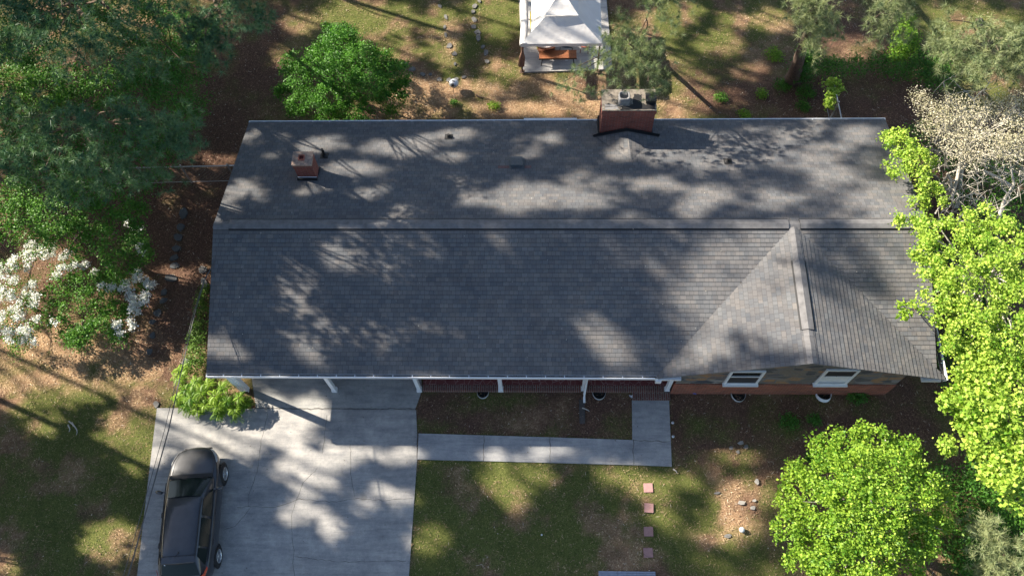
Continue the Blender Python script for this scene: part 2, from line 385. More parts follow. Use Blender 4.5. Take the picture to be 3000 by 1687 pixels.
Z = (fbm(X*1.1, Y*1.1, 5)-.5)*.05-.035; Z[(X < -15) | (X > 34) | (Y < -10) | (Y > 22)] = -.04
I = np.arange(nx*ny).reshape(ny, nx)
Fc = np.stack([I[:-1, :-1], I[:-1, 1:], I[1:, 1:], I[1:, :-1]], -1).reshape(-1, 4)
tot = cs+cl+1e-6
ground = np_mesh('ground', np.stack([X, Y, Z], -1).reshape(-1, 3), Fc, ground_mat(), None, np.stack([np.clip(cg*1.25-.08, 0, 1), cs/tot, cl], 1), smooth=True, attr='cover')
tag(ground, kind='structure')

def slab(name, poly, z0, z1, mat, bevel=.012):
    b = MB(); b.prism(poly, z0, z1); o = b.build(name, mat, None, bevel=bevel); return tag(o, kind='structure')
slab('driveway', DRIVE_P[::1], -.2, .008, DRIVE)
slab('carport_floor', SLAB_P, -.2, .012, SLAB)
slab('walkway', WALK_P[::-1], -.2, .016, WALKM)
slab('patio', PAD_P, -.2, .05, PADM)

def cracks(name, parent, lines, z, w=.016):
    b = MB()
    for ln in lines:
        P = [at(*q)[:2] for q in ln]; pts = []
        for a, c in zip(P[:-1], P[1:]):
            n = max(2, int(np.linalg.norm(c-a)/.12))
            for k in range(n): pts.append(a+(c-a)*k/n+rng.normal(0, .012, 2))
        pts.append(P[-1])
        for a, c in zip(pts[:-1], pts[1:]):
            d = c-a; d = d/np.linalg.norm(d); q = np.array([-d[1], d[0]])*w*random.uniform(.3, .7)
            a2 = a-d*.004; c2 = c+d*.004
            b.poly([(*(a2-q), z), (*(c2-q), z), (*(c2+q), z), (*(a2+q), z)])
    return b.build(name, CRACK, parent)
cracks('crack_lines', bpy.data.objects['driveway'], [
 [(784,1213),(765,1290),(757,1370),(740,1420),(728,1450),(728,1480),(735,1483),(800,1487),(860,1468),(875,1462),(930,1466),(985,1470),(1040,1459),(1120,1466),(1209,1458)],
 [(735,1483),(715,1510),(690,1540),(655,1552)],[(695,1487),(735,1483)],[(929,1371),(890,1412),(868,1465),(855,1510),(855,1560),(862,1610),(857,1650),(864,1687)],
 [(1026,1300),(1029,1400),(1040,1455)],[(862,1628),(920,1638),(1000,1645),(1190,1642)],[(958,1215),(950,1290),(944,1330)]], .0095, .014)
cracks('expansion_joint', bpy.data.objects['carport_floor'], [[(738,1196),(900,1197),(1050,1197),(1218,1197)]], .0135, .03)
cracks('expansion_joint', bpy.data.objects['walkway'], [[(1222,1272),(1222,1344)],[(1419,1274),(1416,1350)],[(1612,1282),(1611,1357)],[(1855,1288),(1857,1363)],[(1854,1290),(1963,1293)]], .0175, .022)

# ------------------------------------------------------------------ the house
WD, LN, HE, HR, YR = 9.896, 23.17, 2.75, 4.24, 4.727
KF = (HR-HE)/YR; KB = (HR-HE)/(WD-YR); XL, XR, XM = 14.35, 23.5, 18.88
zf = lambda y: HE+KF*y
zb = lambda y: HR-KB*(y-YR)
KWL = (HR-HE)/(XM-XL); KWR = (HR-HE)/(XR-XM)
house = empty('brick_house', (0, 0, 0), 0, 'long single storey brick house under a grey shingle gable roof', 'house')
def courses(b, O, U, V, ul, ur, vmax, e=.142):
    O, U, V = (Vector(q) for q in (O, U, V)); n = U.cross(V)
    if n.z < 0: n = -n
    k = 0
    while k*e < vmax-1e-4:
        v0, v1 = k*e, min((k+1)*e, vmax); lift = .012+random.uniform(-.003, .004)
        a0, a1, c0, c1 = ul(v0), ul(v1), ur(v0), ur(v1)
        k += 1
        if c0-a0 < .02 and c1-a1 < .02: continue
        P = lambda u, v, h: O+U*u+V*v+n*h
        nseg = max(1, int((c0-a0)/2.5))
        off = random.uniform(0, 5)
        for j in range(nseg):
            f0, f1 = j/nseg, (j+1)/nseg
            ua, ub = a0+(c0-a0)*f0, a0+(c0-a0)*f1; uc, ud = a1+(c1-a1)*f1, a1+(c1-a1)*f0
            q = [P(ua, v0, lift), P(ub, v0, lift), P(uc, v1, .001), P(ud, v1, .001)]
            b.poly(q, 0, [(ua, v0+.001), (ub, v0+.001), (uc, v1-.001), (ud, v1-.001)])
            b.poly([P(ua, v0, -.004), P(ub, v0, -.004), q[1], q[0]], 1)
b = MB()
sf = math.sqrt(1+KF*KF); sb = math.sqrt(1+KB*KB); y0 = .10; yb = WD-.10
VF = (0, 1/sf, KF/sf); VB = (0, -1/sb, KB/sb)
xval = lambda y: XL+(XM-XL)*y/YR
xvr = lambda y: XR-(XR-XM)*y/YR
courses(b, (0, y0, zf(y0)), (1, 0, 0), VF, lambda v: 0.0, lambda v: xval(y0+v/sf), (YR-y0)*sf)
courses(b, (0, y0, zf(y0)), (1, 0, 0), VF, lambda v: min(LN, xvr(y0+v/sf)), lambda v: LN, (YR-y0)*sf)
courses(b, (0, yb, zb(yb)), (1, 0, 0), VB, lambda v: 0.0, lambda v: LN, (yb-YR)*sb)
sl_ = math.sqrt(1+KWL**2); sr_ = math.sqrt(1+KWR**2)
yvl = lambda x: (x-XL)/(XM-XL)*YR
yvr = lambda x: (XR-x)/(XR-XM)*YR
courses(b, (XL, 0, HE), (0, 1, 0), (1/sl_, 0, KWL/sl_), lambda v: 0.0, lambda v: yvl(XL+v/sl_), (XM-XL)*sl_)
XE = XR-.10
courses(b, (XE, 0, HE+KWR*.1), (0, 1, 0), (-1/sr_, 0, KWR/sr_), lambda v: 0.0, lambda v: yvr(XE-v/sr_), (XE-XM)*sr_)
roof = b.build('roof', [SHINGLE, plain('shingle_edge', (.05, .05, .053), .9, .2, 9)], house)

def vent(a, c, half0, half1, along='x', cap=True):
    """raised vent strip along the ridge between a and c"""
    b = MB(); n = max(2, int((c-a)/.9)); xs = np.linspace(a, c, n+1)
    for x0, x1 in zip(xs[:-1], xs[1:]):
        j = random.uniform(-.004, .004)
        def P(x, s, h): return (x, YR+s, (zf(YR+s) if s < 0 else zb(YR+s))+h) if along == 'x' else (XM+s, x, HR-(KWL if s < 0 else KWR)*abs(s)+h)
        for s in (-half0, half1):
            b.poly([P(x0, s, .05+j), P(x1, s, .05+j), P(x1, 0, .055+j), P(x0, 0, .055+j)], 0)
            b.poly([P(x0, s, .0), P(x1, s, .0), P(x1, s, .05+j), P(x0, s, .05+j)], 1)
            b.poly([P(x0, s+math.copysign(.045, s), .024), P(x1, s+math.copysign(.045, s), .024), P(x1, s, .027), P(x0, s, .027)], 1)  # black strip paints the dark gap under the vent edge
    for x in (a, c):
        b.poly([P(x, -half0, 0), P(x, half1, 0), P(x, half1, .05), P(x, 0, .056), P(x, -half0, .05)], 1)
    b.build('ridge_vent', [CAPM, BLACK], roof)
vent(.52, 18.72, .145, .20); vent(19.08, LN, .145, .20); vent(1.1, 3.45, .185, .185, 'y')
# plain cap shingles over the rest of the ridges
def cap(x0, x1, along):
    b = MB(); n = max(1, int((x1-x0)/.2)); xs = np.linspace(x0, x1, n+1)
    for k, (p, q) in enumerate(zip(xs[:-1], xs[1:])):
        h = .02+.004*(k % 3)
        for s in (-.15, .15):
            P = (lambda x, s, h: (x, YR+s, (zf(YR+s) if s < 0 else zb(YR+s))+h)) if along == 'x' else (lambda y, s, h: (XM+s, y, HR-.325*abs(s)+h))
            b.poly([P(p, s, h), P(q, s, h-.006), P(q, 0, h), P(p, 0, h+.006)])
    b.build('ridge_cap', CAPM, roof)
cap(0, .52, 'x'); cap(18.72, 19.08, 'x'); cap(0, 1.1, 'y'); cap(3.45, 4.62, 'y')
# valley edges, rakes and fascia boards
b = MB()
b.box(0, XL+.25, .105, .135, 2.50, 2.742); b.box(0, LN, WD-.135, WD-.105, 2.5, 2.742)
for x in (.012, LN-.045):
    b.poly([(x, .14, 2.5), (x+.03, .14, 2.5), (x+.03, .14, 2.76), (x, .14, 2.76)])
    for f, ya, yc in ((zf, .14 if x < 1 else .5, YR), (zb, YR, WD-.14)):
        for xx in (x, x+.03): b.poly([(xx, ya, f(ya)-.22), (xx, yc, f(yc)-.22), (xx, yc, f(yc)-.012), (xx, ya, f(ya)-.012)])
b.build('fascia', WHITE, house)
b = MB()
zw = lambda x: HR-(KWL*(XM-x) if x < XM else KWR*(x-XM))
for x0, x1 in ((XL+.05, XM), (XM, XR-.05)):
    for yy in (.004, .034): b.poly([(x0, yy, zw(x0)-.05), (x1, yy, zw(x1)-.05), (x1, yy, zw(x1)-.014), (x0, yy, zw(x0)-.014)])
b.build('rake_edge', CAPM, house)
b = MB(); b.box(XL+.2, 15.2, -.015, .1, 2.60, 2.70); b.build('eave_return', WHITE, house)
b = MB(); b.box(22.75, XR-.16, -.005, .3, 2.55, 2.64); b.build('eave_return', WHITE, house)
def gutter(ax, a, c, outer, inner, ends=True):
    b = MB(); d = .022 if outer > inner else -.022
    def bx(u0, u1, w0, w1, z0, z1, m):
        w0, w1 = sorted((w0, w1))
        if ax == 'x': b.box(u0, u1, w0, w1, z0, z1, m)
        else: b.box(w0, w1, u0, u1, z0, z1, m)
    bx(a, c, outer-d*1.35, outer, 2.63, 2.765, 0)
    bx(a, c, inner, outer-d*1.35, 2.64, 2.655, 1); bx(a, c, inner, outer-d, 2.615, 2.64, 0)
    if ends:
        for u in (a-.002, c+.002-.02): bx(u, u+.02, inner, outer-d*1.35, 2.63, 2.765, 0)
    u = a+.55
    while u < c-.2:
        bx(u, u+.026, inner, outer-d*1.35, 2.748, 2.762, 0); u += .61+random.uniform(-.02, .02)
    for k in range(int((c-a)*9)):                       # needles and leaf litter lying in the trough
        u = random.uniform(a+.05, c-.1); w = inner+(outer-inner)*random.uniform(.1, .75); L = random.uniform(.03, .14)
        bx(u, u+L, w, w+.008, 2.655, 2.66+random.uniform(0, .02), 2)
    return b.build('gutter', [WHITE, GUTTER_IN, plain('gutter_litter', (.2, .15, .1), .9, .5, 30)], house)
gutter('x', -.01, XL+.12, 0.0, .115)
gutter('x', -.01, LN+.02, WD, WD-.115)
gutter('y', 0.0, 4.2, XR, XR-.115)
# walls
b = MB()
b.box(6.62, 22.6, 2.42, 9.3, -.3, 2.55); b.box(15.31, 22.6, .422, 2.42, -.3, 2.55)
b.build('wall', BRICK_WALL, house)
b = MB(); b.box(.24, .40, 1.55, 9.3, -.3, 2.5); b.box(.40, 6.62, 9.14, 9.3, -.3, 2.5); b.box(.24, .40, .6, 1.55, 2.35, 2.5)
b.build('side_wall', BRICK_WALL, house)
for x, s in ((.30, 1), (22.62, 1)):
    b = MB(); b.poly([(x, .2, 2.45), (x, 9.7, 2.45), (x, 9.7, zb(9.7)-.03), (x, YR, HR-.03), (x, .2, zf(.2)-.03)]); b.build('gable_wall', BRICK_WALL, house)
b = MB(); b.box(.05, 14.62, .14, 9.75, 2.50, 2.54); b.box(14.62, 22.58, .425, 9.75, 2.56, 2.60); b.build('soffit', WHITE, house)
b = MB(); b.box(15.25, 22.62, .375, .421, -.3, 1.02); b.build('brick_base', BRICK_WALL, house)
b = MB(); b.poly([(15.28, .408, 1.021), (22.6, .408, 1.021), (22.6, .408, 2.46), (22.9, .408, zw(22.9)-.02), (XM, .408, HR-.03), (14.6, .408, zw(14.6)-.02), (14.6, .408, 2.46), (15.28, .408, 2.46)])
b.poly([(22.605, .408, 1.02), (22.605, 2.4, 1.02), (22.605, 2.4, 2.5), (22.605, .408, 2.5)]); b.build('stone_wall', STONE, house)
def window(x0, x1, z0, z1, blind):
    b = MB(); t = .08; y0, y1 = .35, .42
    b.box(x0, x0+t, y0, y1, z0, z1); b.box(x1-t, x1, y0, y1, z0, z1); b.box(x0+t, x1-t, y0, y1, z1-t, z1)
    w = b.build('window', WHITE, house, bevel=.006)
    b = MB(); b.box(x0-.03, x1+.03, .27, .42, z0-.06, z0); b.box(x0+t, x1-t, .345, .42, z0, z0+.07); b.build('sill', WHITE, w, bevel=.006)
    b = MB(); b.box(x0+t, x1-t, .395, .405, z0+.07, z1-t); b.build('pane', GLASS, w)
    zm = (z0+z1)/2+.05
    b = MB(); b.box(x0+t, x1-t, .365, .39, zm-.03, zm+.03)
    if blind:
        b.box(x0+t, x1-t, .37, .392, z0+.14, z0+.18); b.box(x0+t, x1-t, .384, .394, z0+.20, zm-.1)
    b.build('sash', WHITE, w)
    b = MB(); b.box(x0+t, x1-t, .372, .376, z0+.07 if not blind else zm+.03, zm-.03 if not blind else z1-t); b.build('screen', SCREEN, w)
    b = MB(); b.box(x0-.02, x1+.02, .345, .408, z0-.17, z0-.062); b.build('brick_ledge', ROWLOCK, w)
window(16.86, 17.98, 1.17, 2.42, False); window(19.85, 20.92, 1.19, 2.58, True)
# porch
b = MB(); b.box(6.64, 15.25, .62, 2.42, -.2, .15); b.build('porch_floor', PORCH, house)
b = MB(); b.box(6.64, 15.25, .40, .618, -.2, .156); b.build('porch_edge', ROWLOCK, house)
b = MB(); b.box(13.94, 15.23, .125, .398, -.2, .085); b.build('porch_step', ROWLOCK, house, bevel=.008)
b = MB(); b.box(.25, 15.2, .35, .47, 2.26, 2.5); b.build('header_beam', WHITE, house)
def post(x, y, w=.13, wide=False):
    b = MB(); d = .13
    if wide:
        b.box(x-.15, x+.16, y, y+.10, 0, 2.26)
        for g in (-.07, .05): b.box(x+g, x+g+.035, y-.022, y, .06, 2.26)
        b.box(x+.16, x+.185, y-.03, y+.14, 0, 2.26)
    else: b.box(x-w/2, x+w/2, y, y+d, .012, 2.26)
    b.box(x-w/2-.025, x+w/2+.025, y-.02, y+d+.02, .01, .05 if wide else .19)
    b.build('post', WHITE, house, bevel=.005)
post(.30, .38, wide=True); post(3.53, .37); post(6.52, .39); post(9.37, .41); post(12.24, .42, .12); post(15.13, .42)
b = MB()
b.tube([(12.27, .05, 2.63), (12.27, .16, 2.45), (12.27, .27, 2.3), (12.27, .30, .2), (12.27, .2, .06), (12.27, .02, .03)], .045, 8)
b.build('downspout', WHITE, house)
b = MB(); b.box(14.40, 14.58, -.06, .06, 2.45, 2.66); b.tube([(14.52, .0, 2.5), (14.52, .16, 2.35), (14.52, .3, 2.3)], .045, 8); b.build('downspout', WHITE, house)
b = MB(); b.box(10.13, 12.09, 9.5, 10.17, 2.40, 2.46); b.build('door_canopy', WHITE, house, bevel=.01)
# chimneys
def chim(x0, x1, y0, y1, z0, z1, corbel):
    b = MB(); b.box(x0, x1, y0, y1, z0, z1-.20); c = corbel
    b.box(x0-c, x1+c, y0-c, y1+c, z1-.20, z1-.03)
    return b.build('chimney', BRICK, house)
c1 = chim(12.86, 14.68, 9.0, 9.84, 1.0, 4.52, .028)
b = MB(); b.box(12.84, 14.70, 8.98, 9.86, 4.488, 4.54); b.build('mortar_crown', MORTAR, c1, bevel=.02)
P = at(1828, 306, 4.56); q = at(1907, 289, 4.62)
b = MB(); s = .19
b.grid([[(P[0]+r*math.copysign(abs(math.cos(t))**.55, math.cos(t)), P[1]+.15+r*.9*math.copysign(abs(math.sin(t))**.55, math.sin(t)), z) for t in np.linspace(0, 2*math.pi, 24, endpoint=False)] for r, z in ((.20, 4.5), (.20, 4.82), (.19, 4.86), (.15, 4.865), (.15, 4.7), (.0, 4.69))], 0, True, True)
b.build('flue_pot', plain('sooty_flue', (.16, .16, .165), .8, .35, 8), c1)
b = MB(); b.box(q[0]-.17, q[0]+.16, q[1]-.16, q[1]+.16, 4.53, 4.69); b.box(q[0]-.19, q[0]+.18, q[1]-.18, q[1]+.18, 4.69, 4.71); b.build('flue_cap', BLACK, c1, bevel=.02)
def stain(pts, z, name, parent, mat):
    b = MB(); c = np.mean(pts, 0); out = []
    for a, e in zip(pts, pts[1:]+pts[:1]):
        for k in range(6):
            p = np.array(a)+(np.array(e)-np.array(a))*k/6; out.append((*(p+rng.normal(0, .018, 2)), z))
    b.poly(out); return b.build(name, mat, parent)
stain([(13.48, 9.01), (14.66, 9.01), (14.65, 9.26), (14.36, 9.22), (14.2, 9.3), (14.22, 9.62), (13.95, 9.66), (13.9, 9.2), (13.5, 9.14)], 4.5435, 'tar_stain', c1, BLACK)
stain([(12.92, 9.02), (13.38, 9.02), (13.36, 9.20), (13.15, 9.24), (12.95, 9.22)], 4.5432, 'grey_patch', c1, plain('grey_mortar', (.20, .195, .195), .9, .2, 10))
b = MB(); A = (13.90, 7.74, zb(7.74)+.015); B = (13.80, 8.97, 3.40); C = (12.62, 9.02, zb(9.02)+.02); D = (14.98, 9.02, zb(9.02)+.02)
for tri, sg in (((C, B, A), -1), ((A, B, D), 1)):
    b.poly(tri, 0, [((p[1])*1.03, (p[0]-13.8)*sg) for p in tri])
b.build('chimney_saddle', [SHINGLE], house)
b = MB()
for e, f in ((C, B), (B, D)):
    e = Vector(e); f = Vector(f)
    for k in range(10):
        p = e+(f-e)*k/10; r = e+(f-e)*(k+1)/10; h = .13+random.uniform(-.02, .02)
        b.poly([(p.x, 8.965, p.z), (r.x, 8.965, r.z), (r.x, 8.965, r.z+h), (p.x, 8.965, p.z+h)])
        b.poly([(p.x, 8.965, p.z+.012), (r.x, 8.965, r.z+.012), (r.x, 8.92, r.z+.005), (p.x, 8.92, p.z+.005)])
b.box(12.80, 12.855, 8.97, 9.8, 2.75, 3.12); b.box(14.685, 14.74, 8.97, 9.8, 2.75, 3.12)
b.build('flashing', BLACK, c1)
c2 = chim(2.43, 3.055, 6.86, 7.34, 3.0, 4.50, .018)
b = MB(); b.box(2.40, 3.085, 6.83, 7.37, 4.471, 4.535); b.build('mortar_crown', plain('reddish_mortar', (.31, .22, .17), .9, .4, 14), c2, bevel=.012)
q = at(882.8, 461.4, 4.58); b = MB()
for x0, x1, ya, yc in ((-.1, .1, -.1, -.075), (-.1, .1, .075, .1), (-.1, -.075, -.075, .075), (.075, .1, -.075, .075)):
    b.box(q[0]+x0, q[0]+x1, q[1]+ya, q[1]+yc, 4.53, 4.60)
b.box(q[0]-.076, q[0]+.076, q[1]-.076, q[1]+.076, 4.52, 4.545, 1)
b.build('flue_pot', [CLAY, plain('dark_clay', (.12, .02, .015), .9, .2, 10)], c2)
b = MB()
b.box(2.40, 3.085, 6.77, 6.856, zb(6.8)-.1, zb(6.8)+.10); b.box(3.057, 3.085, 6.78, 7.40, 3.3, zb(7.2)+.06); b.box(2.38, 2.428, 6.78, 7.42, 3.3, zb(7.2)+.14)
b.box(2.42, 3.07, 6.842, 6.858, zb(6.8)+.10, zb(6.8)+.125, 1)
b.build('flashing', [BLACK, WHITE], c2)
def pipe(x, y, h):
    z = zb(y); b = MB(); b.tube([(x, y, z-.1), (x, y, z+h)], .045, 10, 0)
    b.lathe([(.13, .0), (.10, .03), (.055, .12)], 14, 0, Matrix.Translation((x, y, z)))
    b.poly([(x-.14, y-.15, zb(y-.15)+.019), (x+.14, y-.15, zb(y-.15)+.019), (x+.14, y+.14, zb(y+.14)+.019), (x-.14, y+.14, zb(y+.14)+.019)], 0)
    b.build('vent_pipe', [BLACK], roof)
pipe(7.45, 8.97, .16); pipe(17.21, 7.65, .18); pipe(3.12, 8.01, .42)
b = MB(); v0 = (9.92, 7.60); Mx = Matrix.Translation((v0[0], v0[1], zb(v0[1])+.02)) @ Matrix.Rotation(-math.atan(KB), 4, 'X')
b.box(-.20, .20, -.24, .24, 0, .10, 0, Mx); b.box(-.21, .21, -.25, 0, .101, .125, 0, Mx); b.box(-.26, .26, -.30, .30, -.005, .004, 0, Mx)
b.build('exhaust_vent', GREYVENT, roof, bevel=.012)
for x0, x1 in ((9.27, 9.66), (10.2, 10.42)):
    b = MB(); b.poly([(x0, 7.34, zb(7.34)+.016), (x1, 7.34, zb(7.34)+.016), (x1, 7.47, zb(7.47)+.017), (x0, 7.47, zb(7.47)+.017)]); b.build('patch_shingle', REDSH, roof)
# window wells set in the ground along the front wall
for x, r, tilt, lab in ((8.74, .21, 0, 'dark half round window well at the porch front, left one'), (12.79, .23, 0, 'dark half round window well at the porch front beside the downspout'),
                        (17.60, .25, 0, 'rusty half round window well below the closed window'), (20.52, .26, .35, 'leaning white half round window well below the window with raised sash')):
    yy = .395 if x < 15 else .37
    root = empty('window_well', (x, yy, -.02), 0, lab, 'window well', 'half round window wells along the front wall')
    T = Matrix.Rotation(-tilt, 4, 'X')
    b = MB(); n = 18; rows = []
    for rr, z in ((r, -.05), (r, .10), (r-.012, .10), (r-.012, -.05)):
        rows.append([tuple(T @ Vector((rr*math.cos(t), -1.15*rr*math.sin(t), z))) for t in np.linspace(0, math.pi, n)])
    b.grid(rows); b.build('rim', METAL if not tilt else WHITE, root, local=True)
    b = MB(); b.poly([((r-.01)*math.cos(t), -1.13*(r-.01)*math.sin(t), .012) for t in np.linspace(0, math.pi, n)]); b.build('pit', plain('well_dark', (.012, .014, .012), 1, .4, 12), root, local=True)  # flat near-black disc drawn for the dark inside of the well
# overhead service wires running to the gable
for k, (dx, dz, lab) in enumerate(((0, 0, 'thick grey service wire above the left driveway edge, the middle of three'), (-.09, .05, 'thin grey service wire above the left driveway edge, outermost of three'), (.05, .07, 'thin grey service wire above the left driveway edge, nearest the roof'))):
    pts = [(.16, 3.7, 3.9), (-.12, 2.92, 3.87), (-.25, 1.9, 3.85), (-.30, .62, 3.9), (-.25, -1.0, 4.15), (-.13, -2.2, 4.5), (0, -5.9, 5.5), (.4, -13, 8.0)]
    cu = [(x+dx*min(1, (4-y)/6), y, z+dz*min(1, (4-y)/6)) for x, y, z in pts]
    b = MB(); b.tube(cu, .012 if k == 0 else .008, 5); tag(b.build('service_wire', plain('wire_%d' % k, (.09, .09, .09), .6, .1)), lab, 'wire', 'service wires to the house')

# ------------------------------------------------------------------ parked car
def paint():
    m, t, b = M('car_paint'); b.inputs['Base Color'].default_value = (.030, .026, .024, 1)
    b.inputs['Metallic'].default_value = .35; b.inputs['Roughness'].default_value = .36; b.inputs['Coat Weight'].default_value = 1.0; b.inputs['Coat Roughness'].default_value = .12
    c = ramp(t, noise(t, 3, 6), [(.35, (.027, .029, .034)), (.7, (.042, .044, .050))]); t.links.new(c, b.inputs['Base Color'])
    rr = ramp(t, noise(t, 2.5, 5), [(.3, (.36, .36, .36)), (.7, (.52, .52, .52))]); t.links.new(rr, b.inputs['Roughness']); return m
PAINT = paint(); CGLASS = glass_mat('car_glass', (.008, .015, .013), .10); TYRE = plain('tyre_rubber', (.018, .018, .018), .85, .2, 20)
ALLOY = plain('alloy', (.62, .64, .66), .3, .05, 10, .8); TRIM = plain('black_trim', (.012, .012, .013), .55, .2, 12)
REDL = plain('red_lens', (.45, .012, .012), .15, .1, 6, 0, .8); CLEARL = plain('clear_lens', (.55, .57, .58), .1, .1, 8, .3, .8)
car = empty('parked_car', (-.575, -3.98, .008), R(4.5), 'dark brown hatchback parked nose in on the concrete driveway', 'car')
b = MB()
ST = [(2.21, .20, .42, .60), (2.17, .40, .34, .70), (2.06, .57, .28, .765), (1.88, .69, .25, .815), (1.62, .785, .23, .865), (1.35, .84, .22, .905), (1.05, .865, .22, .945), (.6, .87, .22, .965), (0, .872, .22, .975), (-.7, .872, .22, .985), (-1.35, .868, .22, 1.0), (-1.75, .83, .26, 1.0), (-1.98, .76, .30, .97), (-2.09, .62, .36, .88), (-2.12, .40, .42, .74)]
rows = []
for y, w, z0, z1 in ST:
    zs = z0+(z1-z0)*.55
    hp = [(0, z0), (w*.80, z0), (w*.955, z0+.05), (w*.985, z0+(z1-z0)*.30), (w, zs), (w*.985, z1-(z1-z0)*.20), (w*.955, z1-.055), (w*.90, z1-.012), (w*.72, z1+.015), (w*.4, z1+.035), (0, z1+.042)]
    rows.append([(x, y, z) for x, z in hp]+[(-x, y, z) for x, z in hp[-2:0:-1]])
b.grid(rows, 0, True, True); b.poly(rows[0][::-1], 0, smooth=True); b.poly(rows[-1], 0, smooth=True)
body = b.build('body', PAINT, car, local=True, subsurf=1)
CB = [(1.10, .735, .735, .97, .975), (.36, .775, .565, .97, 1.425), (.0, .785, .568, .97, 1.465), (-.6, .785, .56, .98, 1.475), (-1.1, .775, .545, .99, 1.462), (-1.50, .745, .52, .99, 1.435), (-2.0, .655, .60, .99, 1.02)]
b = MB(); rows = []
for y, wb, wr, zb_, zr in CB:
    rows.append([(-wb, y, zb_-.1), (-wb, y, zb_), (-(wb*.45+wr*.55), y, zb_+(zr-zb_)*.6), (-wr, y, zr-.02), (-wr*.86, y, zr+.008), (-wr*.45, y, zr+.022), (0, y, zr+.026), (wr*.45, y, zr+.022), (wr*.86, y, zr+.008), (wr, y, zr-.02), (wb*.45+wr*.55, y, zb_+(zr-zb_)*.6), (wb, y, zb_), (wb, y, zb_-.1)])
b.grid(rows, 0, True); b.build('cabin', PAINT, car, local=True)
def lerp(a, c, t): return tuple(p+(q-p)*t for p, q in zip(a, c))
def cabin_at(y):
    for a, c in zip(CB[:-1], CB[1:]):
        if a[0] >= y >= c[0]: return lerp(a[1:], c[1:], (a[0]-y)/(a[0]-c[0]))
def glass_panel(name, q, n=6, lift=.008, bulge=.0, mat=None, parent=None):
    q = [Vector(p) for p in q]; nrm = (q[1]-q[0]).cross(q[3]-q[0]).normalized()
    c = sum(q, Vector())/4
    if nrm.dot(c-Vector((0, c.y*.6, .4))) < 0: nrm = -nrm
    rows = []
    for i in range(n+1):
        v = i/n; rows.append([(q[0].lerp(q[1], u)).lerp(q[3].lerp(q[2], u), v)+nrm*(lift+bulge*(1-(2*u-1)**2)) for u in [k/n for k in range(n+1)]])
    b = MB(); b.grid(rows); return b.build(name, mat or CGLASS, parent or car, local=True)
ws = glass_panel('windshield', [(-.69, 1.06, .985), (.69, 1.06, .985), (.53, .40, 1.40), (-.53, .40, 1.40)], bulge=.045, lift=.016)
rw = glass_panel('rear_window', [(-.50, -1.56, 1.395), (.50, -1.56, 1.395), (.585, -1.95, 1.07), (-.585, -1.95, 1.07)], bulge=.03, lift=.014)
glass_panel('windshield_base', [(-.70, 1.22, .955), (.70, 1.22, .955), (.70, 1.08, .985), (-.70, 1.08, .985)], lift=.04, bulge=.02, mat=TRIM)
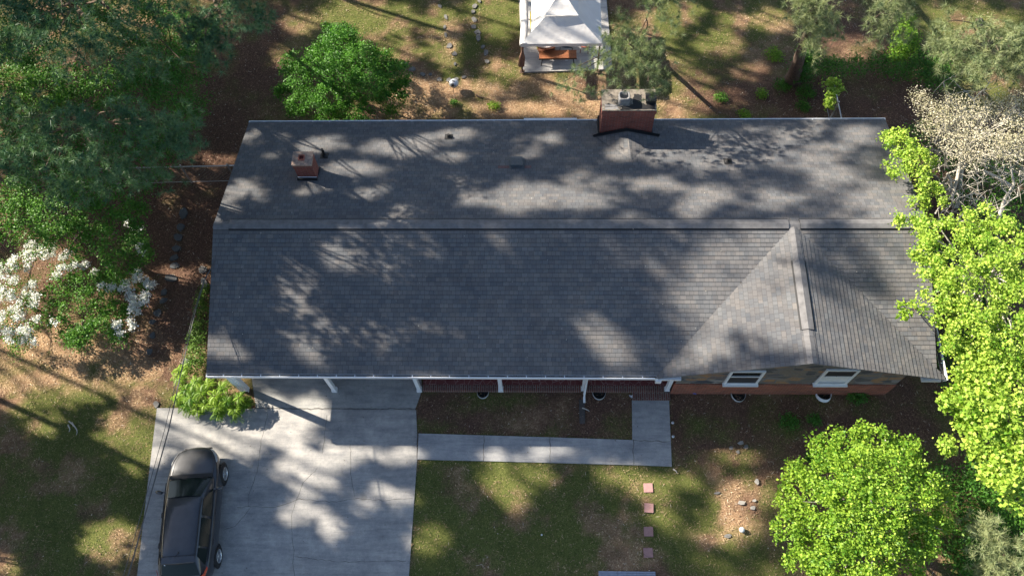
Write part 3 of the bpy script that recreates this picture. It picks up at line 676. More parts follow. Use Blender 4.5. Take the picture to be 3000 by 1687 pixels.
for s in (-1, 1):
    for ya, yc, sh in ((.72, -.18, .45), (-.26, -1.12, 0), (-1.18, -1.66, -.3)):
        q = []
        for y, top in ((ya, 0), (yc, 0), (yc, 1), (ya, 1)):
            yy = y
            if top and sh > 0 and y == ya: yy = .32
            if top and sh < 0 and y == yc: yy = -1.44
            wb, wr, z0, zr = cabin_at(max(-1.99, yy)); t = .10 if not top else .84
            q.append((s*(wb+(wr-wb)*t), yy, z0+(zr-z0)*t))
        glass_panel('side_window', q, 3, .022)
    b = MB(); b.tube([(s*.60, .36, 1.44), (s*.572, .0, 1.473), (s*.565, -.6, 1.483), (s*.55, -1.1, 1.472), (s*.525, -1.5, 1.445)], .012, 6); b.build('roof_trim', TRIM, car, local=True)
    b = MB(); b.tube([(s*.80, 1.0, .985), (s*.805, .2, .995), (s*.80, -.9, 1.005), (s*.775, -1.55, 1.01)], .013, 6); b.build('belt_trim', TRIM, car, local=True)
    m_ = MB(); T = Matrix.Translation((s*.98, .70, 1.03)) @ Matrix.Rotation(s*.25, 4, 'Z') @ Matrix.Diagonal((.125, .065, .075, 1))
    rows = [[tuple(T @ Vector((math.cos(a)*math.cos(e), math.sin(a)*math.cos(e), math.sin(e)))) for a in np.linspace(0, 2*math.pi, 14, endpoint=False)] for e in np.linspace(-1.5, 1.5, 8)]
    m_.grid(rows, 0, True, True); m_.box(min(s*.78, s*.90), max(s*.78, s*.90), .67, .72, .985, 1.01); mir = m_.build('mirror', PAINT, car, local=True)
    for y in (.0, -.95): 
        h = MB(); h.tube([(s*.862, y+.08, .86), (s*.89, y+.05, .865), (s*.89, y-.07, .865), (s*.862, y-.1, .86)], .014, 6); h.build('door_handle', PAINT, car, local=True)
    for y in (.62, -.22, -1.14):
        h = MB(); h.poly([(s*.874, y, .32), (s*.874, y-.008, .32), (s*.876, y-.008, .80), (s*.876, y, .80)]); h.build('door_seam', TRIM, car, local=True)
    l_ = MB(); l_.grid([[(s*.47, 2.125, .66), (s*.60, 2.03, .69), (s*.70, 1.87, .74), (s*.77, 1.66, .79)], [(s*.46, 2.09, .735), (s*.57, 1.98, .785), (s*.665, 1.82, .825), (s*.74, 1.60, .85)]]); l_.build('headlight', CLEARL, car, local=True)
    for o in (l_,): pass
    t_ = MB(); t_.grid([[(s*.30, -2.13, .90), (s*.55, -2.09, .95), (s*.72, -1.99, .985), (s*.80, -1.78, 1.02)], [(s*.33, -2.08, .98), (s*.55, -2.03, 1.035), (s*.70, -1.93, 1.075), (s*.785, -1.70, 1.07)]]); t_.build('taillight', REDL, car, local=True)
    for y in (1.325, -1.325):
        a = MB(); cyl = Matrix.Translation((s*.775, y, .325)) @ Matrix.Rotation(s*R(90), 4, 'Y')
        a.lathe([(.0, .062), (.38, .062), (.395, .07), (.38, .078), (0, .078)], 28, 0, cyl); a.build('wheel_arch', TRIM, car, local=True)
        w_ = MB(); w_.lathe([(.20, -.10), (.30, -.10), (.325, -.07), (.33, .06), (.315, .10), (.225, .108), (.215, .09)], 32, 0, Matrix.Translation((s*.782, y, .325)) @ Matrix.Rotation(s*R(90), 4, 'Y'))
        wh = w_.build('wheel', TYRE, car, local=True)
        r_ = MB(); T = Matrix.Translation((s*.782, y, .325)) @ Matrix.Rotation(s*R(90), 4, 'Y')
        r_.lathe([(.218, .05), (.222, .112), (.205, .114), (.198, .07)], 30, 0, T); r_.lathe([(0, .105), (.05, .105), (.055, .08)], 16, 0, T)
        r_.lathe([(.0, .03), (.20, .03)], 20, 1, T)
        for k in range(9):
            t = 2*math.pi*k/9; Tk = T @ Matrix.Rotation(t, 4, 'Z'); r_.box(.04, .21, -.018, .018, .06, .10, 0, Tk)
        r_.build('rim', [ALLOY, TRIM], wh, local=True)
b = MB(); b.grid([[(x, -1.42, 1.47-abs(x)*.04) for x in np.linspace(-.53, .53, 7)], [(x, -1.60, 1.462-abs(x)*.05) for x in np.linspace(-.52, .52, 7)], [(x, -1.66+abs(x)*.06, 1.435-abs(x)*.05) for x in np.linspace(-.50, .50, 7)], [(x, -1.6, 1.40) for x in np.linspace(-.5, .5, 7)]])
b.build('spoiler', PAINT, car, local=True)
for s_ in (-1, 1):
    b = MB(); pts = [(s_*.69, 1.16, .985), (s_*.70, 1.45, .948), (s_*.655, 1.75, .895), (s_*.54, 1.98, .83), (s_*.30, 2.12, .765)]
    b.tube(pts, .007, 4); b.build('hood_seam', TRIM, car, local=True)
b = MB(); b.box(-.525, .525, -1.412, -1.40, 1.462, 1.478); b.build('tailgate_seam', TRIM, car, local=True)
b = MB(); b.tube([(0.02, -1.28, 1.475), (.0, -1.36, 1.53), (-.06, -1.50, 1.60)], [.014, .009, .004], 6); b.build('antenna', TRIM, car, local=True)
for x in (-.45, .12):
    b = MB(); b.tube([(x, 1.13, 1.02), (x+.42, 1.03, 1.062)], .011, 5); b.build('wiper', TRIM, car, local=True)
b = MB(); T = Matrix.Translation((-.41, -1.625, 1.372)) @ Matrix.Rotation(R(40), 4, 'X'); b.poly([tuple(T @ Vector((.042*math.cos(t), .042*math.sin(t), 0))) for t in np.linspace(0, 2*math.pi, 16, endpoint=False)])
b.build('window_sticker', WHITE, rw, local=True)
b = MB(); b.box(-.26, .26, -2.145, -2.125, .62, .74); b.build('number_plate', WHITE, car, local=True)
b = MB(); b.box(-.45, .45, 2.175, 2.2, .48, .58); b.build('grille', TRIM, car, local=True)

# ------------------------------------------------------------------ gazebo and what stands under it
def cloth_mat():
    m, t, b = M('white_canvas')
    c = ramp(t, noise(t, 2.4, 6), [(.3, (.70, .68, .66)), (.7, (.80, .79, .775))]); t.links.new(c, b.inputs['Base Color']); b.inputs['Roughness'].default_value = .8
    bump(t, b, noise(t, 3.5, 4), .35, .05)
    tr = N(t, 'ShaderNodeBsdfTranslucent'); tr.inputs[0].default_value = (.7, .68, .62, 1); mx = N(t, 'ShaderNodeMixShader'); mx.inputs[0].default_value = .18
    t.links.new(b.outputs[0], mx.inputs[1]); t.links.new(tr.outputs[0], mx.inputs[2]); t.links.new(mx.outputs[0], t.nodes['Material Output'].inputs[0]); return m
CLOTH = cloth_mat()
gz = empty('gazebo', (11.55, 15.5, .05), 0, 'white fabric gazebo with a two tier roof on the patio', 'gazebo')
gx0, gx1, gy0, gy1, ge = 9.97, 13.16, 13.98, 17.15, 2.05
b = MB(); cx, cy = (gx0+gx1)/2, (gy0+gy1)/2; tw = .62; zt = 2.72
def slope(p0, p1, q0, q1, sag=.06, n=8, tri=None):
    rows = []
    for i in range(n+1):
        v = i/n; row = []
        for k in range(n+1):
            u = k/n; a = Vector(p0).lerp(Vector(p1), u); c = Vector(q0).lerp(Vector(q1), u); p = a.lerp(c, v)
            p.z -= sag*math.sin(math.pi*u)*math.sin(math.pi*min(1, v*1.0))**.8; row.append(p)
        rows.append(row)
    b.grid(rows)
A, B_, C_, D_ = (gx0, gy0, ge), (gx1, gy0, ge), (gx1, gy1, ge), (gx0, gy1, ge)
a, b2, c_, d_ = (cx-tw, cy-.8, zt), (cx+tw, cy-.8, zt), (cx+tw, cy+.8, zt), (cx-tw, cy+.8, zt)
slope(A, B_, a, b2); slope(B_, C_, b2, c_); slope(C_, D_, c_, d_)
Dm = (gx0+.42, gy0+.45, ge+.16); Dn = (gx0+.42, gy1-.3, ge+.16); slope(Dm, Dn, a, d_, .03)
for p0, p1 in ((A, B_), (B_, C_), (C_, D_)):
    p0, p1 = Vector(p0), Vector(p1); k = 24; rows = [[p0.lerp(p1, i/k) for i in range(k+1)], [p0.lerp(p1, i/k)-Vector((0, 0, .17+.02*math.sin(i*1.3))) for i in range(k+1)]]; b.grid(rows)
b.build('canopy', CLOTH, gz)
b = MB(); tt = .66
for p0, p1 in (((cx-tt, cy-.86, zt+.10), (cx+tt, cy-.86, zt+.10)), ((cx+tt, cy-.86, zt+.10), (cx+tt, cy+.86, zt+.10)), ((cx+tt, cy+.86, zt+.10), (cx-tt, cy+.86, zt+.10)), ((cx-tt, cy+.86, zt+.10), (cx-tt, cy-.86, zt+.10))):
    slope(p0, p1, (cx, cy-.02, 3.32), (cx, cy+.02, 3.32), .05)
b.build('top_canopy', CLOTH, gz)
b = MB()                                                # the loose strip of canvas left on the torn side
rows = [[(gx0+x+.02*math.sin(y*3), y, ge+.01+zz) for y in np.linspace(gy0, gy1, 14)] for x, zz in ((-.02, -.14), (0, 0), (.12, .045), (.24, .02), (.28, -.05))]
b.grid(rows); b.build('canopy_strip', CLOTH, gz)
for x, y in ((gx0+.03, gy0+.25), (gx1-.05, gy0+.25), (gx0+.05, gy1-.05), (gx1-.05, gy1-.05)):
    b = MB(); b.tube([(x, y, .05), (x, y, ge-.02)], .035, 8); b.box(x-.09, x+.09, y-.09, y+.09, .05, .065); b.build('post', plain('brown_steel', (.12, .07, .045), .6, .2, 10), gz)
b = MB(); rows = []
for i in range(13):
    t = i/12; z = 1.95-1.5*t; w_ = .10-.07*math.sin(math.pi*min(1, t*1.6)); rows.append([(gx0+.10+w_*math.cos(q)*1.3-t*.1, gy0+.22+w_*math.sin(q)*.7, z) for q in np.linspace(0, 2*math.pi, 12, endpoint=False)])
b.grid(rows, 0, True, True); b.build('tied_curtain', plain('brown_cloth', (.20, .11, .075), .9, .3, 14), gz)

bench = empty('patio_bench', (11.47, 14.76, .05), R(1.0), 'low wooden bench with dark metal legs in front of the gazebo', 'bench')
b = MB()
for k in range(4): b.box(-.77, .77, -.205+k*.104, -.107+k*.104, .40, .44)
b.build('seat', WOOD, bench, local=True, bevel=.006)
b = MB()
for y in (-.21, .20): b.box(-.785, .785, y-.006, y+.012, .36, .402)
b.build('apron', DARKMET, bench, local=True)
for x in (-.66, .66):
    for y in (-.17, .17):
        b = MB(); b.tube([(x*.95, y*.8, .38), (x*1.04, y*1.25, .0)], .022, 8); b.build('leg', DARKMET, bench, local=True)
WICK = plain('brown_wicker', (.19, .07, .035), .8, .4, 40); CUSH = plain('pale_cushion', (.55, .47, .45), .9, .25, 4)
ch = empty('round_wicker_chair', (11.0, 15.42, .05), R(15), 'round brown wicker chair with a pale cushion under the gazebo edge', 'chair')
b = MB(); b.lathe([(.10, .30), (.35, .36), (.52, .52), (.60, .66), (.62, .69), (.585, .69), (.5, .56), (.33, .41), (0, .36)], 32); b.build('bowl', WICK, ch, local=True)
b = MB(); b.lathe([(0, .47), (.3, .49), (.46, .59), (.54, .67), (.50, .70), (.4, .62), (.2, .55), (0, .54)], 28); b.build('cushion', CUSH, ch, local=True)
b = MB(); b.lathe([(.36, 0), (.38, .04), (.25, .17), (.20, .24), (.34, .38)], 24); b.build('base', WICK, ch, local=True)
ac = empty('folding_chair', (11.85, 15.35, .05), R(170), 'dark blue folding chair beside the round wicker chair under the gazebo', 'chair')
BLUEC = plain('navy_cloth', (.03, .05, .075), .8, .2, 20)
b = MB(); b.grid([[(x, y, .42-.05*math.cos(x*5)) for x in np.linspace(-.25, .25, 6)] for y in np.linspace(-.22, .22, 5)]); b.build('seat', BLUEC, ac, local=True)
b = MB(); b.grid([[(x, -.22-(z-.45)*.25-.04*math.cos(x*5), z) for x in np.linspace(-.25, .25, 6)] for z in np.linspace(.45, .95, 5)]); b.build('backrest', BLUEC, ac, local=True)
for x in (-.26, .26):
    for y0_, y1_ in ((-.24, .26), (.24, -.26)):
        b = MB(); b.tube([(x, y0_, 0), (x, y1_, .45)], .013, 6); b.build('leg', DARKMET, ac, local=True)
rc = empty('red_stool', (12.62, 15.33, .05), 0, 'dull red round stool under the right of the gazebo front', 'stool')
REDC = plain('faded_red', (.24, .06, .055), .7, .2, 14)
b = MB(); b.lathe([(0, .45), (.22, .45), (.24, .43), (.24, .40), (0, .39)], 24); b.build('seat', REDC, rc, local=True)
for k in range(4):
    t = k*math.pi/2+.6; b = MB(); b.tube([(.17*math.cos(t), .17*math.sin(t), .40), (.24*math.cos(t), .24*math.sin(t), 0)], .016, 6); b.build('leg', REDC, rc, local=True)
yk = empty('yellow_float', (10.55, 15.75, .05), 0, 'pale yellow curved paddle board leaning under the torn side of the gazebo', 'paddle board')
b = MB(); rows = []
for i in range(13):
    t = i/12; w_ = .17*math.sin(math.pi*(.08+.84*t))**.7; P = Vector((-.16+.30*t, .55-.95*t, .06+1.15*(1-t))); rows.append([P+Vector((w_*math.cos(q), .02*math.sin(q), .045*math.sin(q))) for q in np.linspace(0, 2*math.pi, 12, endpoint=False)])
b.grid(rows, 0, True, True); b.build('board', plain('pale_yellow', (.62, .52, .10), .5, .12, 5), yk, local=True)
b = MB(); b.tube([(-.16, .55, 1.2), (-.17, .62, 1.4), (.12, .80, 1.62), (.2, 1.1, 1.6)], .015, 6); b.build('handle', plain('yellow_tube', (.55, .42, .06), .5, .1, 5), yk, local=True)

# ------------------------------------------------------------------ grill
gr = empty('kettle_grill', (*at(1332, 261)[:2], 0), R(-10), 'small silver dome grill standing on the back lawn', 'grill')
SILV = plain('weathered_silver', (.62, .63, .65), .35, .12, 14, .3); TG = Matrix.Translation((0, 0, 0))
b = MB(); b.lathe([(.06, .20), (.14, .23), (.185, .30), (.195, .36)], 24); b.build('bowl', SILV, gr, local=True)
b = MB(); b.lathe([(.20, .36), (.195, .40), (.16, .47), (.09, .515), (0, .53)], 24); lid = b.build('lid', SILV, gr, local=True)
b = MB(); b.tube([(-.06, -.03, .52), (-.04, -.03, .57), (.04, -.03, .57), (.06, -.03, .52)], .014, 6); b.box(-.05, .05, -.20, -.06, .40, .50); b.build('handle', DARKMET, lid, local=True)
for k in range(3):
    t = k*2.094+.5; b = MB(); b.tube([(.11*math.cos(t), .11*math.sin(t), .26), (.20*math.cos(t), .20*math.sin(t), 0)], .011, 6); b.build('leg', DARKMET, gr, local=True)

# ------------------------------------------------------------------ stones, pavers, small things
def stone(name, px, py, rx, ry, ang, mat, h, label, cat, group, n=7):
    P = at(px, py); b = MB(); pts = []
    for k in range(n):
        t = 2*math.pi*k/n+random.uniform(-.25, .25); r = random.uniform(.72, 1.15); x, y = .85*rx*r*math.cos(t), .85*ry*r*math.sin(t)
        pts.append((x*math.cos(ang)-y*math.sin(ang), x*math.sin(ang)+y*math.cos(ang)))
    b.prism(pts, -.05, h); o = b.build(name, mat, None, bevel=.008); o.location = (P[0], P[1], 0)
    return tag(o, label, cat, group)
ORD = 'first second third fourth fifth sixth seventh eighth ninth tenth eleventh twelfth thirteenth'.split()
for k, (px, py, a, c) in enumerate(((1333, 188, .08, .11), (1332, 158, .13, .14), (1317, 135, .17, .17), (1306, 103, .08, .18), (1303, 80, .07, .16), (1306, 50, .08, .20), (1288, 18, .10, .17))):
    stone('stepping_stone', px, py, a, c, random.uniform(-.5, .5), FLAG, .012, 'grey stepping stone in the left row of the back lawn, %s up from the grill' % ORD[k], 'stepping stone', 'stepping stones on the back lawn')
for k, (px, py, a, c) in enumerate(((1427, 180, .14, .12), (1423, 155, .12, .20), (1415, 138, .10, .14), (1402, 110, .13, .26), (1399, 96, .16, .18), (1388, 80, .14, .16), (1389, 58, .12, .18), (1386, 35, .10, .14), (1391, 18, .14, .15), (1403, 3, .08, .16))):
    stone('stepping_stone', px, py, a, c, random.uniform(-.5, .5), FLAG, .012, 'grey stepping stone in the right row of the back lawn, %s from the house' % ORD[k], 'stepping stone', 'stepping stones on the back lawn')
for k, (px, py, a, c) in enumerate(((1187, 188, .16, .14), (1208, 203, .18, .14), (1238, 218, .15, .12), (1261, 218, .10, .10), (1287, 232, .16, .12), (1315, 234, .12, .15), (1337, 231, .12, .09), (1359, 226, .14, .09))):
    stone('stepping_stone', px, py, a, c, random.uniform(-.5, .5), FLAG, .012, 'grey stepping stone curving from the round shrub to the grill, %s from the shrub' % ORD[k], 'stepping stone', 'stepping stones on the back lawn')
for k, (px, py, a, c) in enumerate(((538, 625, .22, .28), (530, 665, .18, .22), (521, 695, .22, .2), (518, 728, .24, .18), (510, 755, .24, .16), (511, 778, .24, .15), (500, 815, .3, .2), (480, 855, .18, .2), (478, 880, .2, .14), (462, 915, .2, .2), (446, 942, .18, .12), (447, 982, .12, .16), (438, 1030, .14, .18))):
    stone('path_stone', px, py, a, c, random.uniform(-.5, .5), FLAGD, .015, 'dark slate stone in the shaded path left of the house, %s from the back' % ORD[k], 'stepping stone', 'slate path stones left of the house')
for px, py, a, c, lab in ((595, 790, .2, .2, 'flat grey stone under the left roof edge near the ridge'), (597, 830, .17, .3, 'long grey stone under the left roof edge below the ridge'), (545, 1060, .22, .2, 'pale tan stone above the lime green fern shrub'), (457, 1184, .12, .2, 'pale triangular stone at the driveway corner')):
    stone('edging_stone', px, py, a, c, .3, FLAG, .02, lab, 'stone', 'loose stones beside the house')
for px, py, a, c, lab in ((2170, 1297, .13, .08, 'pale brick shaped stone above three flush stones in the right lawn'), (2142, 1312, .09, .09, 'grey flush stone left of its pair in the right lawn'), (2162, 1323, .08, .07, 'grey flush stone lowest of the upper cluster in the right lawn'), (2187, 1309, .1, .1, 'grey flush stone rightmost of the upper cluster in the right lawn'),
                          (2172, 1472, .17, .10, 'broad grey flush stone beside the bright oval stone'), (2210, 1466, .10, .06, 'bright oval stone in the right lawn'), (2206, 1487, .10, .10, 'grey stone just below the bright oval stone'), (2101, 1443, .12, .05, 'pinkish slanted stone in the right lawn'), (2133, 1570, .14, .09, 'grey flush stone left below the white globe'), (2218, 1411, .08, .14, 'pale flush stone above the bright oval stone')):
    bright = 'bright' in lab or 'pale brick' in lab
    stone('lawn_stone', px, py, a, c, .15, plain('pale_stone', (.30, .285, .26), .9, .2, 9) if bright else FLAG, .03 if bright else .008, lab, 'stone', 'stones in the right front lawn')
for k, (px, py, rot) in enumerate(((1899, 1428, .03), (1901, 1487, -.06), (1900, 1556, .0), (1899, 1618, .04))):
    P = at(px, py); b = MB(); b.box(-.148, .148, -.148, .148, -.04, .012)
    o = b.build('square_paver', PINK, None, bevel=.008); o.location = (P[0], P[1], 0); o.rotation_euler = (0, 0, rot)
    tag(o, ('square pink paver nearest the concrete walkway', 'square pink paver second from the walkway', 'square pink paver third from the walkway', 'square pink paver with a cracked corner, above the slatted boards')[k], 'paver', 'pink pavers in the front lawn')
    if k == 3:
        b = MB(); b.poly([(-.15, -.03, .0135), (-.02, -.15, .0135), (-.01, -.148, .0135), (-.145, -.02, .0135)]); b.build('crack', CRACK, o, local=True)
P0 = at(1754, 1671)
GREYW = plain('blue_grey_wood', (.27, .30, .37), .8, .18, 9)
for k in range(6):
    root = empty('deck_tile', (P0[0]+.14+k*.302, P0[1]-.15, 0), random.uniform(-.012, .012), 'blue grey slatted deck tile at the lawn edge, %s from the left' % ORD[k], 'deck tile', 'slatted deck tiles')
    b = MB()
    for j in range(5): b.box(-.148, .148, -.146+j*.059, -.146+j*.059+.05, .012, .03)
    b.build('slat_panel', GREYW, root, local=True, bevel=.003)
    b = MB(); b.box(-.14, .14, -.14, .14, -.01, .011); b.build('backing', TRIM, root, local=True)
P = at(2172, 1552); b = MB(); b.lathe([(0, 0), (.05, .008), (.085, .06), (.09, .09), (.075, .14), (.04, .168), (0, .175)], 20)
o = b.build('white_globe', plain('white_plastic', (.8, .8, .78), .4, .05, 5)); o.location = (P[0], P[1], 0); tag(o, 'small white globe lying on bare ground in the right lawn', 'globe')
P = at(1587, 1566); b = MB(); b.lathe([(0, 0), (.025, .006), (.032, .03), (.022, .055), (0, .06)], 12)
o = b.build('white_ball', WHITE); o.location = (P[0], P[1], 0); tag(o, 'tiny white ball on the front lawn left of the pavers', 'ball')
for k, (px, py) in enumerate(((1968, 1243), (1969, 1283))):
    P = at(px, py); root = empty('path_light', (P[0], P[1], 0), 0, ('small round solar light beside the walkway, the one nearer the porch', 'small round solar light beside the walkway, the one farther from the porch')[k], 'path light', 'solar lights beside the walkway')
    b = MB(); b.lathe([(.0, .26), (.035, .26), (.05, .25), (.05, .235), (0, .235)], 16); b.build('cap', ALLOY, root, local=True)
    b = MB(); b.tube([(0, 0, -.02), (0, 0, .24)], .008, 6); b.build('stake', DARKMET, root, local=True)
P = at(2029, 1150); b = MB(); T = Matrix.Rotation(-.45, 4, 'Z') @ Matrix.Rotation(R(90), 4, 'Y'); b.lathe([(0, -.13), (.03, -.13), (.035, -.11), (.035, .06), (.015, .1), (.015, .13), (0, .13)], 12, 0, Matrix.Translation((0, 0, .035)) @ T)
o = b.build('blue_bottle', plain('blue_plastic', (.07, .14, .5), .3, .2, 30)); o.location = (P[0], P[1], 0); tag(o, 'blue plastic bottle lying at the foot of the brick wall', 'bottle')
P = at(1853, 1161); b = MB(); b.grid([[(x, y+.02*math.sin(x*40), .03+.03*math.sin(x*25+y*30)) for x in np.linspace(-.12, .12, 8)] for y in np.linspace(-.04, .04, 4)])
o = b.build('crumpled_paper', WHITE); o.location = (P[0], P[1], .01); tag(o, 'crumpled white paper on the mulch beside the porch step', 'paper')
b = MB(); P = at(1660, 178, .05); b.box(-.06, .06, -.02, .02, 0, .015); o = b.build('white_scrap', WHITE); o.location = (P[0], P[1], .05); tag(o, 'small white scrap on the patio below the bench', 'paper')
P = at(1705, 1195); b = MB(); b.box(-.10, -.085, -.55, .30, 0, .02); b.box(.085, .10, -.55, .30, 0, .02); b.box(-.085, .085, -.55, .30, 0, .008); o = b.build('drain_channel', plain('dull_drain_plastic', (.085, .075, .068), .9, .3, 9)); o.location = (P[0], P[1], 0); tag(o, 'long dull drain channel leading from the porch downspout', 'drain channel')
def twigs(name, px, py, L, label, n=3, mat=BARK_GREY):
    P = at(px, py); b = MB()
    for k in range(n):
        a = random.uniform(-1.2, -.2); s = (random.uniform(-.2, .2), random.uniform(-.1, .1)); pts = [(s[0]+math.cos(a+.25*math.sin(t*4))*L*t*(1 if k == 0 else .5), s[1]+math.sin(a)*L*t*(1 if k == 0 else .5), .03+.02*math.sin(t*5)) for t in np.linspace(0, 1, 6)]
        b.tube(pts, [.028*(1-.7*t) for t in np.linspace(0, 1, 6)], 6)
    o = b.build(name, mat); o.location = (P[0], P[1], 0); tag(o, label, 'branch')
twigs('fallen_branch', 195, 1240, .55, 'pale broken branch lying on the left front lawn', 3, plain('bleached_wood', (.5, .46, .4), .9, .15, 9))
twigs('fallen_branch', 1400, 282, .75, 'thin curved branch on the straw behind the house', 2, BARK)
twigs('fallen_branch', 1965, 1368, .2, 'short pale stick at the end of the walkway', 1, plain('bleached_stick', (.5, .46, .4), .9, .15, 9))
twigs('fallen_branch', 1690, 1190, .3, 'pale stick lying on the mulch beside the drain channel', 1)
# chain link fences
def chain_fence(root_name, a, c, h, label, posts, gate=False):
    a = Vector((*a, 0)); c = Vector((*c, 0)); d = (c-a); L = d.length; d.normalize()
    root = empty(root_name, a, 0, label, 'fence')
    b = MB(); b.tube([a+Vector((0, 0, h)), c+Vector((0, 0, h))], .024, 8); b.build('top_rail', METAL, root)
    b = MB(); b.tube([a+Vector((0, 0, .06)), c+Vector((0, 0, .06))], .009, 6); b.build('bottom_wire', METAL, root)
    for t in posts:
        p = a+d*L*t; b = MB(); b.tube([p, p+Vector((0, 0, h+.08))], .032, 8); b.lathe([(.04, h+.06), (.035, h+.1), (0, h+.12)], 10, 0, Matrix.Translation(p)); b.build('post', METAL, root)
    b = MB(); s = .16; k = 0
    u = -h
    while u < L:
        for sg in (1, -1):
            u0, z0 = (u, 0.06) if sg > 0 else (u, h); u1 = u+h
            q0, q1 = max(u0, 0), min(u1, L)
            if q1-q0 < .03: continue
            zz = lambda q: (z0+(q-u0)*sg*((h-.06)/h))
            b.bar(a+d*q0+Vector((0, 0, zz(q0))), a+d*q1+Vector((0, 0, zz(q1))), .003, .003)
        u += s
    b.build('chain_mesh', DULLMET, root)
chain_fence('chain_link_fence', (-6.5, 8.86), (.2, 9.02), 1.15, 'grey chain link fence between the left trees and the house', (0, .27, .52, .79, .985))
chain_fence('chain_link_fence', (22.34, 10.1), (22.26, 12.75), 1.15, 'grey chain link fence with climbing leaves behind the right back corner', (.02, .62, .995))

# ---- where the photograph shows sun falling on the roof and the lawns
def roofz(x, y):
    z = np.zeros_like(x); ins = (x > 0) & (x < 23.4) & (y > 0) & (y < WD); z[ins] = np.where(y < YR, HE+KF*y, HR-KB*(y-YR))[ins]; return z
def ray(px, py):
    """first surface (roof or ground) behind a pixel"""
    for z in np.linspace(4.3, 0, 200):
        P = at(px, py, z)
        if z <= roofz(np.array([P[0]]), np.array([P[1]]))[0]+.02 or z < .02: return P
    return at(px, py, 0)
PATCH = [  # sun patches: photograph pixel centre, half width and half height in pixels
 (770,405,70,22),(850,440,60,18),(930,420,70,22),(1010,505,70,28),(1105,425,55,20),(1165,445,60,20),(1080,515,60,25),(1210,415,55,18),(1310,395,40,14),(1375,590,60,22),(1440,590,60,22),(1535,575,75,40),(1520,440,60,22),(1590,410,50,18),
 (1700,580,70,25),(1740,525,60,18),(1930,540,70,22),(2070,540,60,22),(2060,590,70,25),(2200,580,60,25),(2380,460,130,40),(2480,390,110,30),(2440,520,60,18),(2560,580,60,40),(2300,590,60,18),(2140,420,60,16),(2600,640,60,20),(2650,800,50,60),(1960,470,45,14),
 (700,550,40,30),(660,600,40,20),(650,850,30,30),(660,930,50,40),(850,860,55,16),(920,895,60,18),(1000,960,40,18),(790,1000,60,25),(720,1060,60,20),(1175,725,50,28),(1310,745,50,16),(1450,700,40,14),
 (1290,990,90,50),(1180,980,40,20),(1770,1010,70,60),(2120,870,80,60),(2220,780,90,60),(2290,720,60,50),(2320,690,40,25),(2100,1030,60,40),(2020,1080,40,18),(2330,790,30,40),(2190,930,50,30),
 (1570,315,200,22),(1420,260,80,20),(1330,250,60,25),(1230,265,70,25),(1700,310,60,20),(1640,70,120,90),(1440,70,50,60),(1300,150,40,60),(1290,70,40,40),(1150,150,50,20),(2200,210,50,22),(2160,60,60,20),(2140,290,40,25),(2480,140,70,30),(2850,60,140,50),(2000,40,50,30),(1990,200,40,40),(1920,90,70,60),(2900,230,70,60),
 (560,1250,70,45),(640,1290,90,45),(500,1240,40,40),(740,1290,60,40),(870,1140,60,25),(900,1190,50,25),(930,1230,40,25),(860,1260,60,40),(900,1330,70,40),(990,1350,60,30),(850,1370,50,30),(930,1420,60,30),(880,1500,40,24),(950,1525,28,14),(1105,1440,24,24),(1050,1490,24,16),(1060,1330,50,20),(1180,1335,50,22),(1190,1460,30,15),(980,1568,20,14),(1010,1220,60,12),(600,1330,60,30),
 (1610,1320,45,12),(1460,1330,45,10),(1480,1400,70,55),(1500,1470,28,45),(1820,1385,60,22),(1920,1420,50,30),(2010,1400,30,20),(2180,1440,70,45),(2150,1530,60,45),(2120,1340,60,16),(1255,1580,50,40),(1930,1510,30,30),(1560,1390,60,25),
 (230,1110,230,60),(350,1100,140,55),(100,1140,130,55),(420,1220,90,70),(540,1240,90,50),(1100,60,120,60),(1180,150,60,30),(1450,40,90,60),(1000,40,60,30),(1480,200,60,40),(2100,130,70,40),(2260,60,50,30),(2060,900,100,75),(2180,800,110,70),(2260,720,70,50),(1290,470,50,20),(1100,560,60,20),(640,640,30,16),(330,1580,90,60),(40,1130,60,60),(1840,440,50,16),(2250,440,60,25),(2560,460,40,40),(780,560,40,16),(930,560,50,16),(80,1050,90,40),(450,1080,60,60),(380,1260,100,45),(440,1340,60,40),(80,1010,80,30),(310,1590,50,30),(20,1660,40,30),(130,1240,50,30),(60,870,80,110),(150,770,80,50),(230,950,90,50),
 (650,470,30,14),(880,70,40,25),(820,170,25,20),(610,800,14,20),(560,1110,70,90),(690,1160,80,60)]
LITP = []
for px, py, w, h in PATCH:
    P = ray(px, py); Q = ray(px+w, py); S = ray(px, py+h)
    g = hitg(P)[0]; LITP.append((*g, np.linalg.norm((Q-P)[:2])*(1.0 if P[2] > 2.6 and P[1] < YR and P[0] < 16 else 1.1)+(.05 if P[2] > 2.6 and P[1] < YR and P[0] < 16 else .24), np.linalg.norm((S-P)[:2])*(.9 if P[2] > 2.6 and P[1] < YR and P[0] < 16 else 1.05)+(.05 if P[2] > 2.6 and P[1] < YR and P[0] < 16 else .2), (.8 if P[1] > YR else 1.0 if px < 1650 else .3) if P[2] > 2.6 else (0.0 if px < 1000 and py < 1300 else .18)))
